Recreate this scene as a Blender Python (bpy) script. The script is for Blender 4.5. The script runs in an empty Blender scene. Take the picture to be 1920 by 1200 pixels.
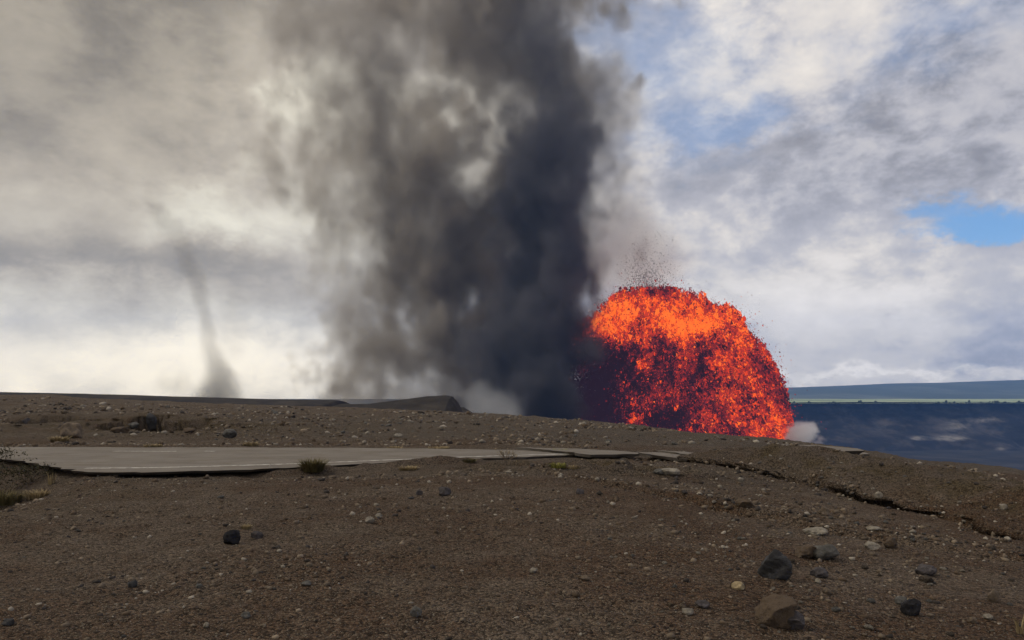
import bpy, math, random
import numpy as np

# ------------------------------------------------------------------ camera, sky, sun, exposure
F, H0, ZC = 1423.0, 745.0, 1.65        # focal length and horizon row in photo pixels, eye height in metres
scene = bpy.context.scene
COL = scene.collection
RNG = np.random.default_rng(7)
random.seed(7)

cam_d = bpy.data.cameras.new('camera')
cam = bpy.data.objects.new('camera', cam_d); COL.objects.link(cam)
cam.location = (0, 0, ZC); cam.rotation_euler = (math.radians(90), 0, 0)
cam_d.sensor_width = 36; cam_d.lens = 36 * F / 1920; cam_d.shift_y = (H0 - 600) / 1920
cam_d.clip_start = 0.05; cam_d.clip_end = 60000
scene.camera = cam

scene.view_settings.view_transform = 'Standard'; scene.view_settings.look = 'None'
scene.view_settings.exposure = 0.0; scene.view_settings.gamma = 1.0
scene.view_settings.use_curve_mapping = False
scene.cycles.use_denoising = True
scene.cycles.use_adaptive_sampling = True; scene.cycles.adaptive_threshold = 0.015; scene.cycles.adaptive_min_samples = 24
scene.cycles.max_bounces = 4; scene.cycles.diffuse_bounces = 2; scene.cycles.glossy_bounces = 1
scene.cycles.transparent_max_bounces = 12; scene.cycles.volume_bounces = 2
scene.cycles.volume_step_rate = 2.0; scene.cycles.volume_max_steps = 256

SUN_DIR = np.array([-0.66, 0.08, 0.70]); SUN_DIR /= np.linalg.norm(SUN_DIR)


class NT:
    """short-hand for building node trees"""
    def __init__(s, tree): s.t = tree
    def n(s, typ, **kw):
        nd = s.t.nodes.new(typ)
        for k, v in kw.items(): setattr(nd, k, v)
        return nd
    def put(s, sock, v):
        if hasattr(v, 'is_linked') or hasattr(v, 'is_output'): s.t.links.new(v, sock)
        elif v is not None: sock.default_value = v
    def m(s, op, a, b=None, c=None, clamp=False):
        nd = s.n('ShaderNodeMath', operation=op); nd.use_clamp = clamp
        for i, v in enumerate((a, b, c)):
            if v is not None: s.put(nd.inputs[i], v)
        return nd.outputs[0]
    def v(s, op, a, b=None):
        nd = s.n('ShaderNodeVectorMath', operation=op)
        s.put(nd.inputs[0], a)
        if b is not None: s.put(nd.inputs[1], b)
        return nd.outputs['Value'] if op in ('DOT_PRODUCT', 'LENGTH') else nd.outputs[0]
    def noise(s, vec, scale, detail=4, rough=0.5, dist=0.0, out='Fac'):
        nd = s.n('ShaderNodeTexNoise')
        if vec is not None: s.put(nd.inputs['Vector'], vec)
        nd.inputs['Scale'].default_value = scale; nd.inputs['Detail'].default_value = detail
        nd.inputs['Roughness'].default_value = rough; nd.inputs['Distortion'].default_value = dist
        return nd.outputs[out]
    def mix(s, fac, a, b, typ='MIX'):
        nd = s.n('ShaderNodeMix', data_type='RGBA', blend_type=typ)
        s.put(nd.inputs[0], fac)
        for sock, v in ((nd.inputs[6], a), (nd.inputs[7], b)):
            s.put(sock, v if hasattr(v, 'is_output') else (v[0], v[1], v[2], 1.0))
        return nd.outputs[2]
    def ss(s, x, lo, hi):
        nd = s.n('ShaderNodeMapRange', interpolation_type='SMOOTHSTEP')
        s.put(nd.inputs[0], x); nd.inputs[1].default_value = lo; nd.inputs[2].default_value = hi
        nd.inputs[3].default_value = 0; nd.inputs[4].default_value = 1
        return nd.outputs[0]


def azel(X, Y):
    u, v = (X - 960) / F, (H0 - Y) / F
    az = math.atan(u)
    return az, math.atan(v * math.cos(az))


# world: blue sky with a broken cloud deck, warm and dusty towards the sun side
world = bpy.data.worlds.new('World'); scene.world = world; world.use_nodes = True
wt = world.node_tree; wt.nodes.clear(); W = NT(wt)
wout = W.n('ShaderNodeOutputWorld'); bg = W.n('ShaderNodeBackground'); wt.links.new(bg.outputs[0], wout.inputs[0])
bg.inputs['Strength'].default_value = 0.1
sky = W.n('ShaderNodeTexSky', sky_type='NISHITA'); sky.sun_disc = False
sky.sun_elevation = math.asin(SUN_DIR[2]); sky.sun_rotation = math.atan2(SUN_DIR[0], SUN_DIR[1])
sky.altitude = 1200; sky.dust_density = 0.6
tc = W.n('ShaderNodeTexCoord').outputs['Generated']
sp = W.n('ShaderNodeSeparateXYZ'); W.put(sp.inputs[0], tc)
dx, dy, dz = sp.outputs
az = W.m('ARCTAN2', dx, dy)
el = W.m('ARCSINE', dz)
elc = W.m('MAXIMUM', el, 0.0)
# cloud-plane coordinates (a deck seen from below, opened out near the horizon)
inv = W.m('DIVIDE', 1.0, W.m('ADD', W.m('MAXIMUM', dz, 0.0), 0.16))
cpv = W.n('ShaderNodeCombineXYZ'); W.put(cpv.inputs[0], W.m('MULTIPLY', dx, inv)); W.put(cpv.inputs[1], W.m('MULTIPLY', dy, inv)); cpv.inputs[2].default_value = 3.7
cp = cpv.outputs[0]
uvn = W.n('ShaderNodeCombineXYZ'); W.put(uvn.inputs[0], az); W.put(uvn.inputs[1], W.m('MULTIPLY', el, 1.6)); uvn.inputs[2].default_value = 1.3
nA = W.noise(cp, 1.3, 6, 0.58, 0.0)
nB = W.noise(uvn.outputs[0], 6.5, 7, 0.60, 0.12)
nC = W.noise(uvn.outputs[0], 2.4, 2, 0.5, 0.0)
warp = W.noise(uvn.outputs[0], 8.0, 5, 0.66, 0.0, 'Color')
wv = W.v('MULTIPLY', W.v('SUBTRACT', warp, (0.5, 0.5, 0.5)), (0.24, 0.13, 0.0))
uvc = W.n('ShaderNodeCombineXYZ'); W.put(uvc.inputs[0], az); W.put(uvc.inputs[1], el)
UV = W.v('ADD', uvc.outputs[0], wv)


def gauss(X, Y, sx, sy, a, acc):
    """soft patch of the sky centred on the direction of photo pixel X, Y"""
    c = azel(X, Y)
    d = W.v('MULTIPLY', W.v('SUBTRACT', UV, (c[0], c[1], 0)), (F / sx, F / sy, 0))
    g = W.m('EXPONENT', W.m('MULTIPLY', W.v('DOT_PRODUCT', d, d), -0.5))
    return W.m('MULTIPLY_ADD', g, a, acc)


# cover: 1 = cloud, 0 = open blue
cover = W.m('ADD', W.m('MULTIPLY', nA, 0.9), W.m('MULTIPLY', nB, 0.85))
cover = W.m('ADD', cover, W.ss(W.m('MULTIPLY', az, -1.0), -0.15, 0.25))
for b in ((1870, 412, 90, 22, -0.68), (1750, 380, 60, 16, -0.45), (1690, 60, 130, 30, -0.22), (1360, 245, 85, 22, -0.32),
          (1270, 90, 90, 60, -0.20), (1450, 200, 60, 20, -0.22), (1600, 300, 300, 60, 0.25), (1600, 550, 300, 90, 0.5)):
    cover = gauss(*b, cover)
cover = W.ss(cover, 0.46, 0.98)
# thin high veil over the openings, clearest at the low gap on the right
veil = W.m('SUBTRACT', 0.62, gauss(1860, 405, 170, 60, 0.55, 0.0))
cover = W.m('SUBTRACT', 1.0, W.m('MULTIPLY', W.m('SUBTRACT', 1.0, cover), W.m('SUBTRACT', 1.0, W.m('MULTIPLY', veil, 0.75))))
# lightness of the cloud deck
warmth = W.ss(W.m('MULTIPLY', az, -1.0), -0.30, 0.45)
L = W.m('MULTIPLY_ADD', W.m('SUBTRACT', nB, 0.5), W.m('MULTIPLY_ADD', warmth, -0.30, 0.85), 0.64)
nD = W.noise(uvn.outputs[0], 17.0, 5, 0.62, 0.0)
L = W.m('MULTIPLY_ADD', W.m('SUBTRACT', W.ss(W.m('MULTIPLY_ADD', nD, 0.35, W.m('MULTIPLY', nB, 0.65)), 0.43, 0.57), 0.5), W.m('MULTIPLY_ADD', warmth, -0.12, 0.15), L)
L = W.m('MULTIPLY_ADD', W.m('SUBTRACT', nD, 0.5), W.m('MULTIPLY_ADD', warmth, -0.16, 0.27), L)
L = W.m('MULTIPLY_ADD', W.m('SUBTRACT', nC, 0.5), 0.30, L)
for b in ((200, 350, 420, 380, 0.05), (40, 100, 280, 170, -0.33), (350, 210, 180, 110, -0.08), (600, -20, 300, 80, -0.18), (100, 480, 260, 26, -0.20), (430, 520, 110, 60, -0.16),
          (420, 410, 120, 34, 0.32), (590, 180, 50, 50, 0.30), (300, 690, 420, 50, 0.55), (60, 620, 220, 60, 0.28), (560, 660, 110, 40, 0.18), (520, 330, 80, 60, 0.12),
          (1780, 250, 220, 70, -0.11), (1480, 340, 130, 50, -0.06), (1560, 560, 200, 60, 0.14), (1850, 540, 150, 60, 0.15), (1200, 480, 90, 60, 0.14),
          (1700, 668, 300, 20, -0.10), (1650, 702, 220, 7, 0.28), (1900, 60, 120, 80, -0.14), (1260, 100, 100, 80, 0.14), (850, 240, 50, 70, 0.30)):
    L = gauss(*b, L)
L = W.m('MAXIMUM', L, 0.12)
tint = W.mix(warmth, (1.01, 0.99, 1.05), (1.15, 1.0, 0.76))
low = W.m('MULTIPLY', W.ss(W.m('MULTIPLY', el, -1.0), -0.22, 0.0), warmth)                  # dusty glow low on the sun side
tint = W.mix(low, tint, (1.25, 1.07, 0.74))
hi = W.m('MULTIPLY', W.ss(L, 0.45, 0.9), W.m('SUBTRACT', 1.0, W.m('MULTIPLY', low, .8)))
tint = W.mix(hi, tint, W.mix(warmth, (1.09, 1.01, 0.91), (1.11, 1.03, 0.82)))
cc = W.v('MULTIPLY', tint, W.v('MULTIPLY', (1, 1, 1), (1, 1, 1)))
sc_ = W.n('ShaderNodeVectorMath', operation='SCALE'); W.put(sc_.inputs[0], cc); W.put(sc_.inputs['Scale'], W.m('MULTIPLY', L, 10.0))
blue = W.v('MULTIPLY', sky.outputs[0], (1.05, 1.38, 1.62))
fin = W.mix(cover, blue, sc_.outputs[0])
wt.links.new(fin, bg.inputs['Color'])
world.cycles.sampling_method = 'MANUAL'; world.cycles.sample_map_resolution = 512

sun_d = bpy.data.lights.new('sun', 'SUN'); sun_d.energy = 1.5; sun_d.angle = math.radians(10); sun_d.color = (1.0, 0.93, 0.82)
sun = bpy.data.objects.new('sun', sun_d); COL.objects.link(sun)
from mathutils import Vector
sun.rotation_euler = Vector(SUN_DIR).to_track_quat('Z', 'Y').to_euler()

# ------------------------------------------------------------------ numeric noise
_LAT = np.random.default_rng(11).random((64, 64, 64), dtype=np.float32)


def noise3(x, y, z):
    x, y, z = np.broadcast_arrays(np.asarray(x, np.float32), np.asarray(y, np.float32), np.asarray(z, np.float32))
    fx, fy, fz = np.floor(x), np.floor(y), np.floor(z)
    tx, ty, tz = x - fx, y - fy, z - fz
    tx = tx * tx * (3 - 2 * tx); ty = ty * ty * (3 - 2 * ty); tz = tz * tz * (3 - 2 * tz)
    ix, iy, iz = fx.astype(np.int32) & 63, fy.astype(np.int32) & 63, fz.astype(np.int32) & 63
    jx, jy, jz = (ix + 1) & 63, (iy + 1) & 63, (iz + 1) & 63
    G = _LAT
    a = G[ix, iy, iz] * (1 - tx) + G[jx, iy, iz] * tx
    b = G[ix, jy, iz] * (1 - tx) + G[jx, jy, iz] * tx
    c = G[ix, iy, jz] * (1 - tx) + G[jx, iy, jz] * tx
    d = G[ix, jy, jz] * (1 - tx) + G[jx, jy, jz] * tx
    return (a * (1 - ty) + b * ty) * (1 - tz) + (c * (1 - ty) + d * ty) * tz


def fbm(x, y, z, octaves=4, gain=0.5, lac=2.03, billow=False):
    s = 0; a = 1.0; t = 0
    for k in range(octaves):
        n = noise3(x + 17.3 * k, y + 5.1 * k, z + 9.7 * k)
        if billow: n = np.abs(2 * n - 1)
        s = s + a * n; t += a; a *= gain
        x, y, z = x * lac, y * lac, z * lac
    return s / t


def fb2(x, y, sc, oc=4, seed=0.0, gain=0.5):
    """signed fractal noise over the ground plane, about -0.5..0.5, at features of sc metres"""
    return fbm(x / sc + seed, y / sc + seed * 1.7, seed * 0.61 + 0.5, oc, gain) - 0.5


def smooth(lo, hi, x):
    t = np.clip((x - lo) / (hi - lo), 0, 1)
    return t * t * (3 - 2 * t)


# ------------------------------------------------------------------ object helpers
def link(o, parent=None):
    COL.objects.link(o)
    if parent is not None: o.parent = parent
    return o


def tag(o, label=None, cat=None, group=None, kind=None):
    for k, v in (('label', label), ('category', cat), ('group', group), ('kind', kind)):
        if v: o[k] = v
    return o


def mesh_np(name, V, polys, mats=None, smooth_shade=False):
    """mesh from vertex array and an (n,3) or (n,4) face array"""
    V = np.asarray(V, np.float32); P = np.asarray(polys, np.int32)
    me = bpy.data.meshes.new(name)
    me.vertices.add(len(V)); me.vertices.foreach_set('co', V.ravel())
    k = P.shape[1]
    me.loops.add(P.size); me.loops.foreach_set('vertex_index', P.ravel())
    me.polygons.add(len(P)); me.polygons.foreach_set('loop_start', np.arange(0, P.size, k, dtype=np.int32))
    me.polygons.foreach_set('loop_total', np.full(len(P), k, np.int32))
    if smooth_shade: me.polygons.foreach_set('use_smooth', np.ones(len(P), bool))
    me.update(calc_edges=True)
    for m in (mats or []): me.materials.append(m)
    return me


def attr_color(me, name, C):
    a = me.attributes.new(name, 'FLOAT_COLOR', 'POINT')
    C = np.asarray(C, np.float32)
    if C.shape[1] == 3: C = np.concatenate([C, np.ones((len(C), 1), np.float32)], 1)
    a.data.foreach_set('color', C.ravel())


def attr_float(me, name, A):
    a = me.attributes.new(name, 'FLOAT', 'POINT'); a.data.foreach_set('value', np.asarray(A, np.float32).ravel())


def obj(name, me, parent=None, loc=None):
    o = bpy.data.objects.new(name, me)
    if loc is not None: o.location = loc
    return link(o, parent)


def empty(name, loc):
    o = bpy.data.objects.new(name, None); o.location = loc; o.empty_display_size = 0.2
    return link(o)


def grid_faces(nr, nc):
    i = np.arange(nr - 1)[:, None] * nc + np.arange(nc - 1)[None]
    return np.stack([i, i + 1, i + nc + 1, i + nc], -1).reshape(-1, 4)


def mat(name, rough=0.9, spec=0.2):
    m = bpy.data.materials.new(name); m.use_nodes = True
    nt = m.node_tree; N = NT(nt); b = nt.nodes['Principled BSDF']
    b.inputs['Roughness'].default_value = rough; b.inputs['Specular IOR Level'].default_value = spec
    return m, N, b


def bump(N, b, height, strength=0.5, dist=0.05):
    bp = N.n('ShaderNodeBump'); bp.inputs['Strength'].default_value = strength; bp.inputs['Distance'].default_value = dist
    N.put(bp.inputs['Height'], height); N.put(b.inputs['Normal'], bp.outputs[0])


def attr(N, name, out='Color'):
    nd = N.n('ShaderNodeAttribute'); nd.attribute_name = name
    return nd.outputs[out]


# ------------------------------------------------------------------ terrain heights
def zrow(d, row): return ZC - (row - H0) * d / F


# per photo column: (distance, height) knots; strings 'r815' give the row at which that distance is seen
_PROF = {
    -500: [(0, 0), (8, -.05), (10, -.3), (14, -.7), (18, -.5), (21, -.10), (26, -.07), (28, .05), (36, .4), (60, 1.0), (120, 2.6)],
    0: [(0, 0), (10, 0), (11.5, -.05), (13.5, -.45), (16, -.75), (18.5, -.55), (20.3, -.10), (25.3, -.08), (27, .03), (33, 'r812'), (42, 'r788'), (70, 'r760'), (120, 'r740')],
    90: [(0, 0), (11.3, 0), (13.2, -.1), (15, -.4), (17.2, -.45), (18.8, -.12), (25.2, -.08), (27, .03), (33, 'r812'), (42, 'r788'), (70, 'r760'), (120, 'r740')],
    160: [(0, 0), (13.6, 0), (15, -.05), (16.7, -.13), (17.3, -.13), (18.2, -.09), (25, -.08), (27, .02), (34, 'r811'), (42, 'r790'), (70, 'r765'), (120, 'r746')],
    400: [(0, 0), (14.3, 0), (15.6, -.05), (17.0, -.12), (17.7, -.12), (18.4, -.09), (24.9, -.08), (27, .02), (36, 'r808'), (45, 'r788'), (70, 'r770'), (118, 'r757')],
    640: [(0, 0), (15, 0), (16.2, -.10), (17.9, -.19), (18.6, -.13), (19.4, -.08), (24.8, -.06), (26.5, .02), (42, 'r800'), (65, 'r779'), (110, 'r764')],
    900: [(0, 0), (15.5, .02), (17.5, -.08), (19.5, -.09), (20.6, -.07), (24.3, -.06), (26, .0), (43, 'r800'), (60, 'r786'), (90, 'r775')],
    1100: [(0, 0), (15.5, .05), (17.5, .0), (20, -.10), (21.5, -.12), (25, -.12), (33, 'r821'), (45, 'r803'), (70, 'r791')],
    1300: [(0, 0), (5, 0), (10, -.05), (15, -.05), (19, -.05), (22, -.12), (30, 'r834'), (50, 'r816')],
    1500: [(0, 0), (5, -.02), (10, -.18), (15, -.28), (20, -.30), (28, 'r846'), (44, 'r832')],
    1620: [(0, 0), (5, -.06), (10, -.28), (15, -.42), (20, -.55), (30, -.85), (38, 'r850')],
    1700: [(0, 0), (5, -.10), (10, -.34), (15, -.52), (20, -.72), (26, -.98), (33, 'r868')],
    1920: [(0, 0), (5, -.16), (10, -.45), (14, -.70), (18, -.95), (26, 'r902')],
    2400: [(0, 0), (5, -.35), (10, -.9), (14, -1.2), (20, 'r965')],
}
_PX = np.array(sorted(_PROF)); _TD = np.concatenate([np.linspace(0, 30, 241), np.linspace(30.5, 130, 200)])
_TAB = []; _RC = []
for k in _PX:
    kn = [(d, zrow(d, float(z[1:])) if isinstance(z, str) else z) for d, z in _PROF[k]]
    _TAB.append(np.interp(_TD, [a for a, b in kn], [b for a, b in kn])); _RC.append(kn[-1][0])
_TAB = np.array(_TAB); _RC = np.array(_RC, float)
for _ in range(3):                                            # round the knots a little
    _TAB[:, 1:-1] = 0.25 * _TAB[:, :-2] + 0.5 * _TAB[:, 1:-1] + 0.25 * _TAB[:, 2:]

CRACK_Y = np.array([6, 9, 11.9, 14.6, 17.3, 19.0, 22]); CRACK_X = np.array([8.6, 8.3, 8.0, 7.6, 6.6, 5.6, 3.6])


def crest_range(X): return np.interp(X, _PX, _RC)


def road_z(x): return np.interp(x, [-16, -1, 2, 6], [0.0, 0.0, -0.05, -0.12])


def ground_z(x, y, fine=True):
    x = np.asarray(x, float); y = np.asarray(y, float)
    yy = np.maximum(y, 0.3)
    X = np.clip(960 + F * x / yy, -500, 2400)
    fx = np.interp(X, _PX, np.arange(len(_PX))); i0 = np.clip(fx.astype(int), 0, len(_PX) - 2); t = fx - i0
    fd = np.interp(y, _TD, np.arange(len(_TD))); j0 = np.clip(fd.astype(int), 0, len(_TD) - 2); s = fd - j0
    z = (_TAB[i0, j0] * (1 - t) + _TAB[i0 + 1, j0] * t) * (1 - s) + (_TAB[i0, j0 + 1] * (1 - t) + _TAB[i0 + 1, j0 + 1] * t) * s
    rc = crest_range(X)
    over = np.maximum(y - rc, 0)
    z = z - 0.02 * over ** 1.35 - 0.35 * np.maximum(over - 6, 0) ** 1.6
    z = np.maximum(z, -192)
    sh = np.broadcast(x, y, z).shape
    x = np.broadcast_to(x, sh).ravel(); y = np.broadcast_to(y, sh).ravel(); z = np.array(np.broadcast_to(z, sh)).ravel()
    # bank along the big crack on the right, with a second crack along its top
    s = np.nonzero((y > 7) & (y < 23) & (x > 2.5) & (x < 20))[0]
    if len(s):
        a, b = x[s], y[s]
        dxk = a - crack_x(a, b); fade = smooth(7, 11, b) * smooth(23, 19, b)
        jag = np.clip(fb2(a, b, 1.1, 3, 9.2) * 2.6 + .70 + .35 * smooth(14, 11.5, b), .02, 1.5)
        lump = smooth(.1, .6, dxk) * smooth(4.5, 2.2, dxk)
        q = 0.13 * jag * smooth(0.0, 0.08, dxk) + 0.09 * smooth(0.22, 0.31, dxk) + 0.50 * smooth(0.3, 1.9, dxk) - 0.50 * smooth(2.7, 9, dxk) + lump * (.30 * fb2(a, b, .55, 3, 1.9) + .12 * fb2(a, b, .2, 2, 5.9))
        q = q - 0.40 * np.exp(-((dxk + .06) / 0.12) ** 2) * jag
        d2 = dxk - 2.6 - 0.25 * fb2(a, b, 1.6, 3, 6.6)
        q = q + smooth(15.5, 13, b) * (0.07 * smooth(0, .08, d2) + .05 * smooth(.2, .28, d2) - 0.12 * smooth(.4, 3, d2) - 0.22 * np.exp(-((d2 + .05) / 0.10) ** 2))
        z[s] += fade * q
    # low rubbly ledge in front of it
    s = np.nonzero((x > .4) & (x < 8.2) & (y > 8) & (y < 20))[0]
    if len(s):
        a, b = x[s], y[s]
        e = b - ledge_y(a, b); fl = smooth(0.4, 1.6, a) * smooth(8.2, 7.2, a)
        z[s] += fl * ((0.03 + .10 * np.clip(fb2(a, b, 1.5, 2, 12.2) + .35, 0, 1)) * (smooth(-0.10, 0.12, e) - smooth(0.3, 3.0, e)) - 0.05 * np.exp(-((e + 0.12) / 0.14) ** 2))
    # collapse pits in the bank beyond the road
    s = np.nonzero((x > -36) & (x < -6) & (y > 31) & (y < 51))[0]
    if len(s):
        a, b = x[s], y[s]; q = 0 * a
        for (px, py, rx, ry, hgt) in ((-18.6, 40.3, 4.5, 3.0, .62), (-25.5, 42.5, 3.5, 2.6, .40), (-13.5, 39.5, 2.5, 2.5, .25), (-22.0, 35.5, 2.0, 1.5, .18)):
            q = q + hgt * np.exp(-(((a - px) / rx) ** 2 + ((b - py) / ry) ** 2))
        wob = 0.75 * fb2(a, b, 1.2, 4, 2.2, .6); rg = 1 + .9 * fb2(a, b, .45, 3, 1.2)
        for (px, py, rx, ry, dep) in ((-16.5, 36.6, 2.0, 2.0, .95), (-18.9, 36.4, 1.7, 1.9, .60), (-18.35, 38.3, .75, 1.6, 1.3), (-24.6, 39.6, 2.3, 1.7, .85), (-20.6, 36.2, .9, 1.2, .3)):
            q = q - dep * smooth(1.0, 0.62, np.sqrt(((a - px) / rx) ** 2 + ((b - py) / ry) ** 2) + wob) * rg
        z[s] += q * smooth(31, 33, b) * smooth(51, 47, b)
    # hollows in the eroded bank in front of the road's broken end
    s = np.nonzero((x > -2.5) & (x < 5.5) & (y > 15) & (y < 20))[0]
    if len(s):
        a, b = x[s], y[s]; wob = 0.7 * fb2(a, b, 0.9, 3, 4.4)
        for (px, py, rx, ry, dep) in ((1.0, 17.6, 1.1, .9, .24), (3.3, 16.6, .8, .6, .26), (-0.5, 18.0, .9, .6, .15), (1.9, 17.2, .5, .8, .2)):
            r = np.sqrt(((a - px) / rx) ** 2 + ((b - py) / ry) ** 2) + wob
            z[s] += -dep * smooth(1.0, 0.6, r) + dep * 0.5 * np.exp(-((r - 1.25) / 0.3) ** 2)
    # soil drifted against and over the road's edges, and the open joint where the pavement broke
    s = np.nonzero((x > -15) & (x < 3.5) & (y > 16) & (y < 28))[0]
    if len(s):
        a, b = x[s], y[s]
        ye = np.interp(a, [-13, -9.8, -7.6, -5.1, -2.3, 1.5, 2.2], [20.2, 16.9, 17.0, 18.0, 19.8, 21.6, 22.2])
        g1 = np.clip(fb2(a, b, 1.3, 3, 15.3) * 2.2 + .30, 0, 1) * smooth(-10, -6, a) + .35 * np.clip(fb2(a, b, .5, 3, 2.9) * 2.5, 0, 1)
        z[s] += .19 * g1 * np.exp(-((b - ye + .12) / .30) ** 2)
        z[s] += .20 * np.clip(fb2(a, b, 1.6, 3, 6.1) * 2.0 + .18, 0, 1) * np.exp(-((b - 25.5) / .55) ** 2)
        gl = np.interp(a, [.0, 2.1], [24.1, 22.1])
        z[s] -= .40 * np.exp(-((b - gl - .18) / .20) ** 2) * smooth(-.1, .25, a) * smooth(2.4, 2.0, a)
    # natural relief, kept off the road bed
    keep = 1 - smooth(17.2, 17.8, y) * smooth(26.5, 25.3, y) * smooth(4.5, 2.0, x) * smooth(-16, -13, x)
    far = smooth(26, 34, y)
    z += keep * (0.22 * fb2(x, y, 3.4, 3, 1.1) * (0.60 + 1.3 * far) + 0.12 * fb2(x, y, 0.9, 3, 2.3))
    if fine:
        rub = np.clip(fb2(x, y, 3.0, 2, 8.8) * 3 + .5, 0, 1)
        z += keep * (0.036 + 0.046 * rub + 0.07 * far) * fb2(x, y, 0.22, 3, 3.7, 0.6)
        s = np.nonzero(y > 26)[0]
        if len(s): z[s] += far[s] * 0.15 * fb2(x[s], y[s], 1.2, 3, 7.7, .6)
    return z.reshape(sh)


def crack_x(x, y): return np.interp(y, CRACK_Y, CRACK_X) + 0.35 * fb2(x, y, 2.5, 3, 3.1)


def lip_shift(x, y):
    """how far the soil above the cracks leans out over them, towards -x"""
    x = np.asarray(x, float); y = np.asarray(y, float); out = np.zeros(x.shape)
    s = (y > 7) & (y < 23) & (x > 2.5) & (x < 20)
    a, b = x[s], y[s]
    dk = a - crack_x(a, b); fade = smooth(7, 11, b) * smooth(23, 19, b)
    d2 = dk - 2.6 - 0.25 * fb2(a, b, 1.6, 3, 6.6)
    out[s] = fade * (smooth(.10, .22, dk) * smooth(2.2, .5, dk) * np.clip(.38 + 2.0 * fb2(a, b, 1.4, 3, 2.1) + .25 * smooth(14, 11.5, b), .0, .8) + smooth(15.5, 13, b) * .22 * smooth(.09, .2, d2) * smooth(1.4, .4, d2))
    return out


def ledge_y(x, y): return np.interp(x, [0.6, 2.2, 3.6, 4.8, 6.0, 7.5], [16.3, 13.4, 11.8, 10.7, 9.9, 9.2]) + 0.5 * fb2(x, y, 1.3, 3, 5.5)


def unproj(X, row, z=None):
    """point on the ground (or on height z) seen at photo pixel X, row"""
    u = (X - 960) / F; v = (row - H0) / F
    if z is not None:
        d = (ZC - z) / v
        return np.array([u * d, d, z])
    lo, hi = 3.0, 125.0
    for k in range(2):                                        # coarse march along the sight line, then a fine one
        ds = np.geomspace(lo, hi, 260 if k == 0 else 40)
        zz = ground_z(u * ds, ds)
        rows = H0 + F * (ZC - zz) / ds
        hit = np.nonzero(rows <= row)[0]
        i = hit[0] if len(hit) else int(np.argmin(rows))
        lo, hi = ds[max(i - 1, 0)], ds[i] + 1e-4
    return np.array([u * ds[i], ds[i], zz[i]])


# ------------------------------------------------------------------ ground
def soil_material():
    m, N, b = mat('cinder_soil', 0.95, 0.12)
    geo = N.n('ShaderNodeNewGeometry').outputs['Position']
    big = N.noise(geo, 0.30, 5, 0.68); mid = N.noise(geo, 2.2, 5, 0.6); fine = N.noise(geo, 26, 4, 0.7)
    c = N.mix(N.ss(big, .42, .58), (0.077, 0.046, 0.028), (0.116, 0.086, 0.063))
    c = N.mix(N.ss(mid, .45, .70), c, (0.080, 0.050, 0.031))
    ash = attr(N, 'ash', 'Fac')
    c = N.mix(N.m('MULTIPLY', ash, N.ss(mid, .25, .6)), c, (0.088, 0.072, 0.058))
    red = attr(N, 'moss', 'Fac')
    c = N.mix(N.m('MULTIPLY', red, N.ss(N.noise(geo, 1.3, 5, .65), .40, .60)), c, (0.076, 0.055, 0.030))
    vor = N.n('ShaderNodeTexVoronoi'); vor.inputs['Scale'].default_value = 38; N.put(vor.inputs['Vector'], geo)
    vor2 = N.n('ShaderNodeTexVoronoi'); vor2.inputs['Scale'].default_value = 110; N.put(vor2.inputs['Vector'], geo)
    v1 = N.n('ShaderNodeSeparateColor'); N.put(v1.inputs[0], vor.outputs['Color'])
    v2 = N.n('ShaderNodeSeparateColor'); N.put(v2.inputs[0], vor2.outputs['Color'])
    k = N.m('MULTIPLY_ADD', v1.outputs[0], 1.15, 0.25)
    k = N.m('MULTIPLY', k, N.m('MULTIPLY_ADD', v2.outputs[1], 0.9, 0.55))
    k = N.m('MULTIPLY', k, N.m('MULTIPLY_ADD', fine, 1.0, 0.62))
    sc = N.n('ShaderNodeVectorMath', operation='SCALE'); N.put(sc.inputs[0], c); N.put(sc.inputs['Scale'], k)
    c2 = N.mix(N.ss(v2.outputs[0], .93, .94), sc.outputs[0], (0.20, 0.17, 0.13))
    N.put(b.inputs['Base Color'], c2)
    h = N.m('ADD', N.m('MULTIPLY', vor.outputs['Distance'], -0.8), N.m('MULTIPLY', vor2.outputs['Distance'], -0.35))
    bump(N, b, N.m('ADD', h, N.m('MULTIPLY', fine, .7)), 1.0, 0.05)
    return m


SOIL = soil_material()


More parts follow.
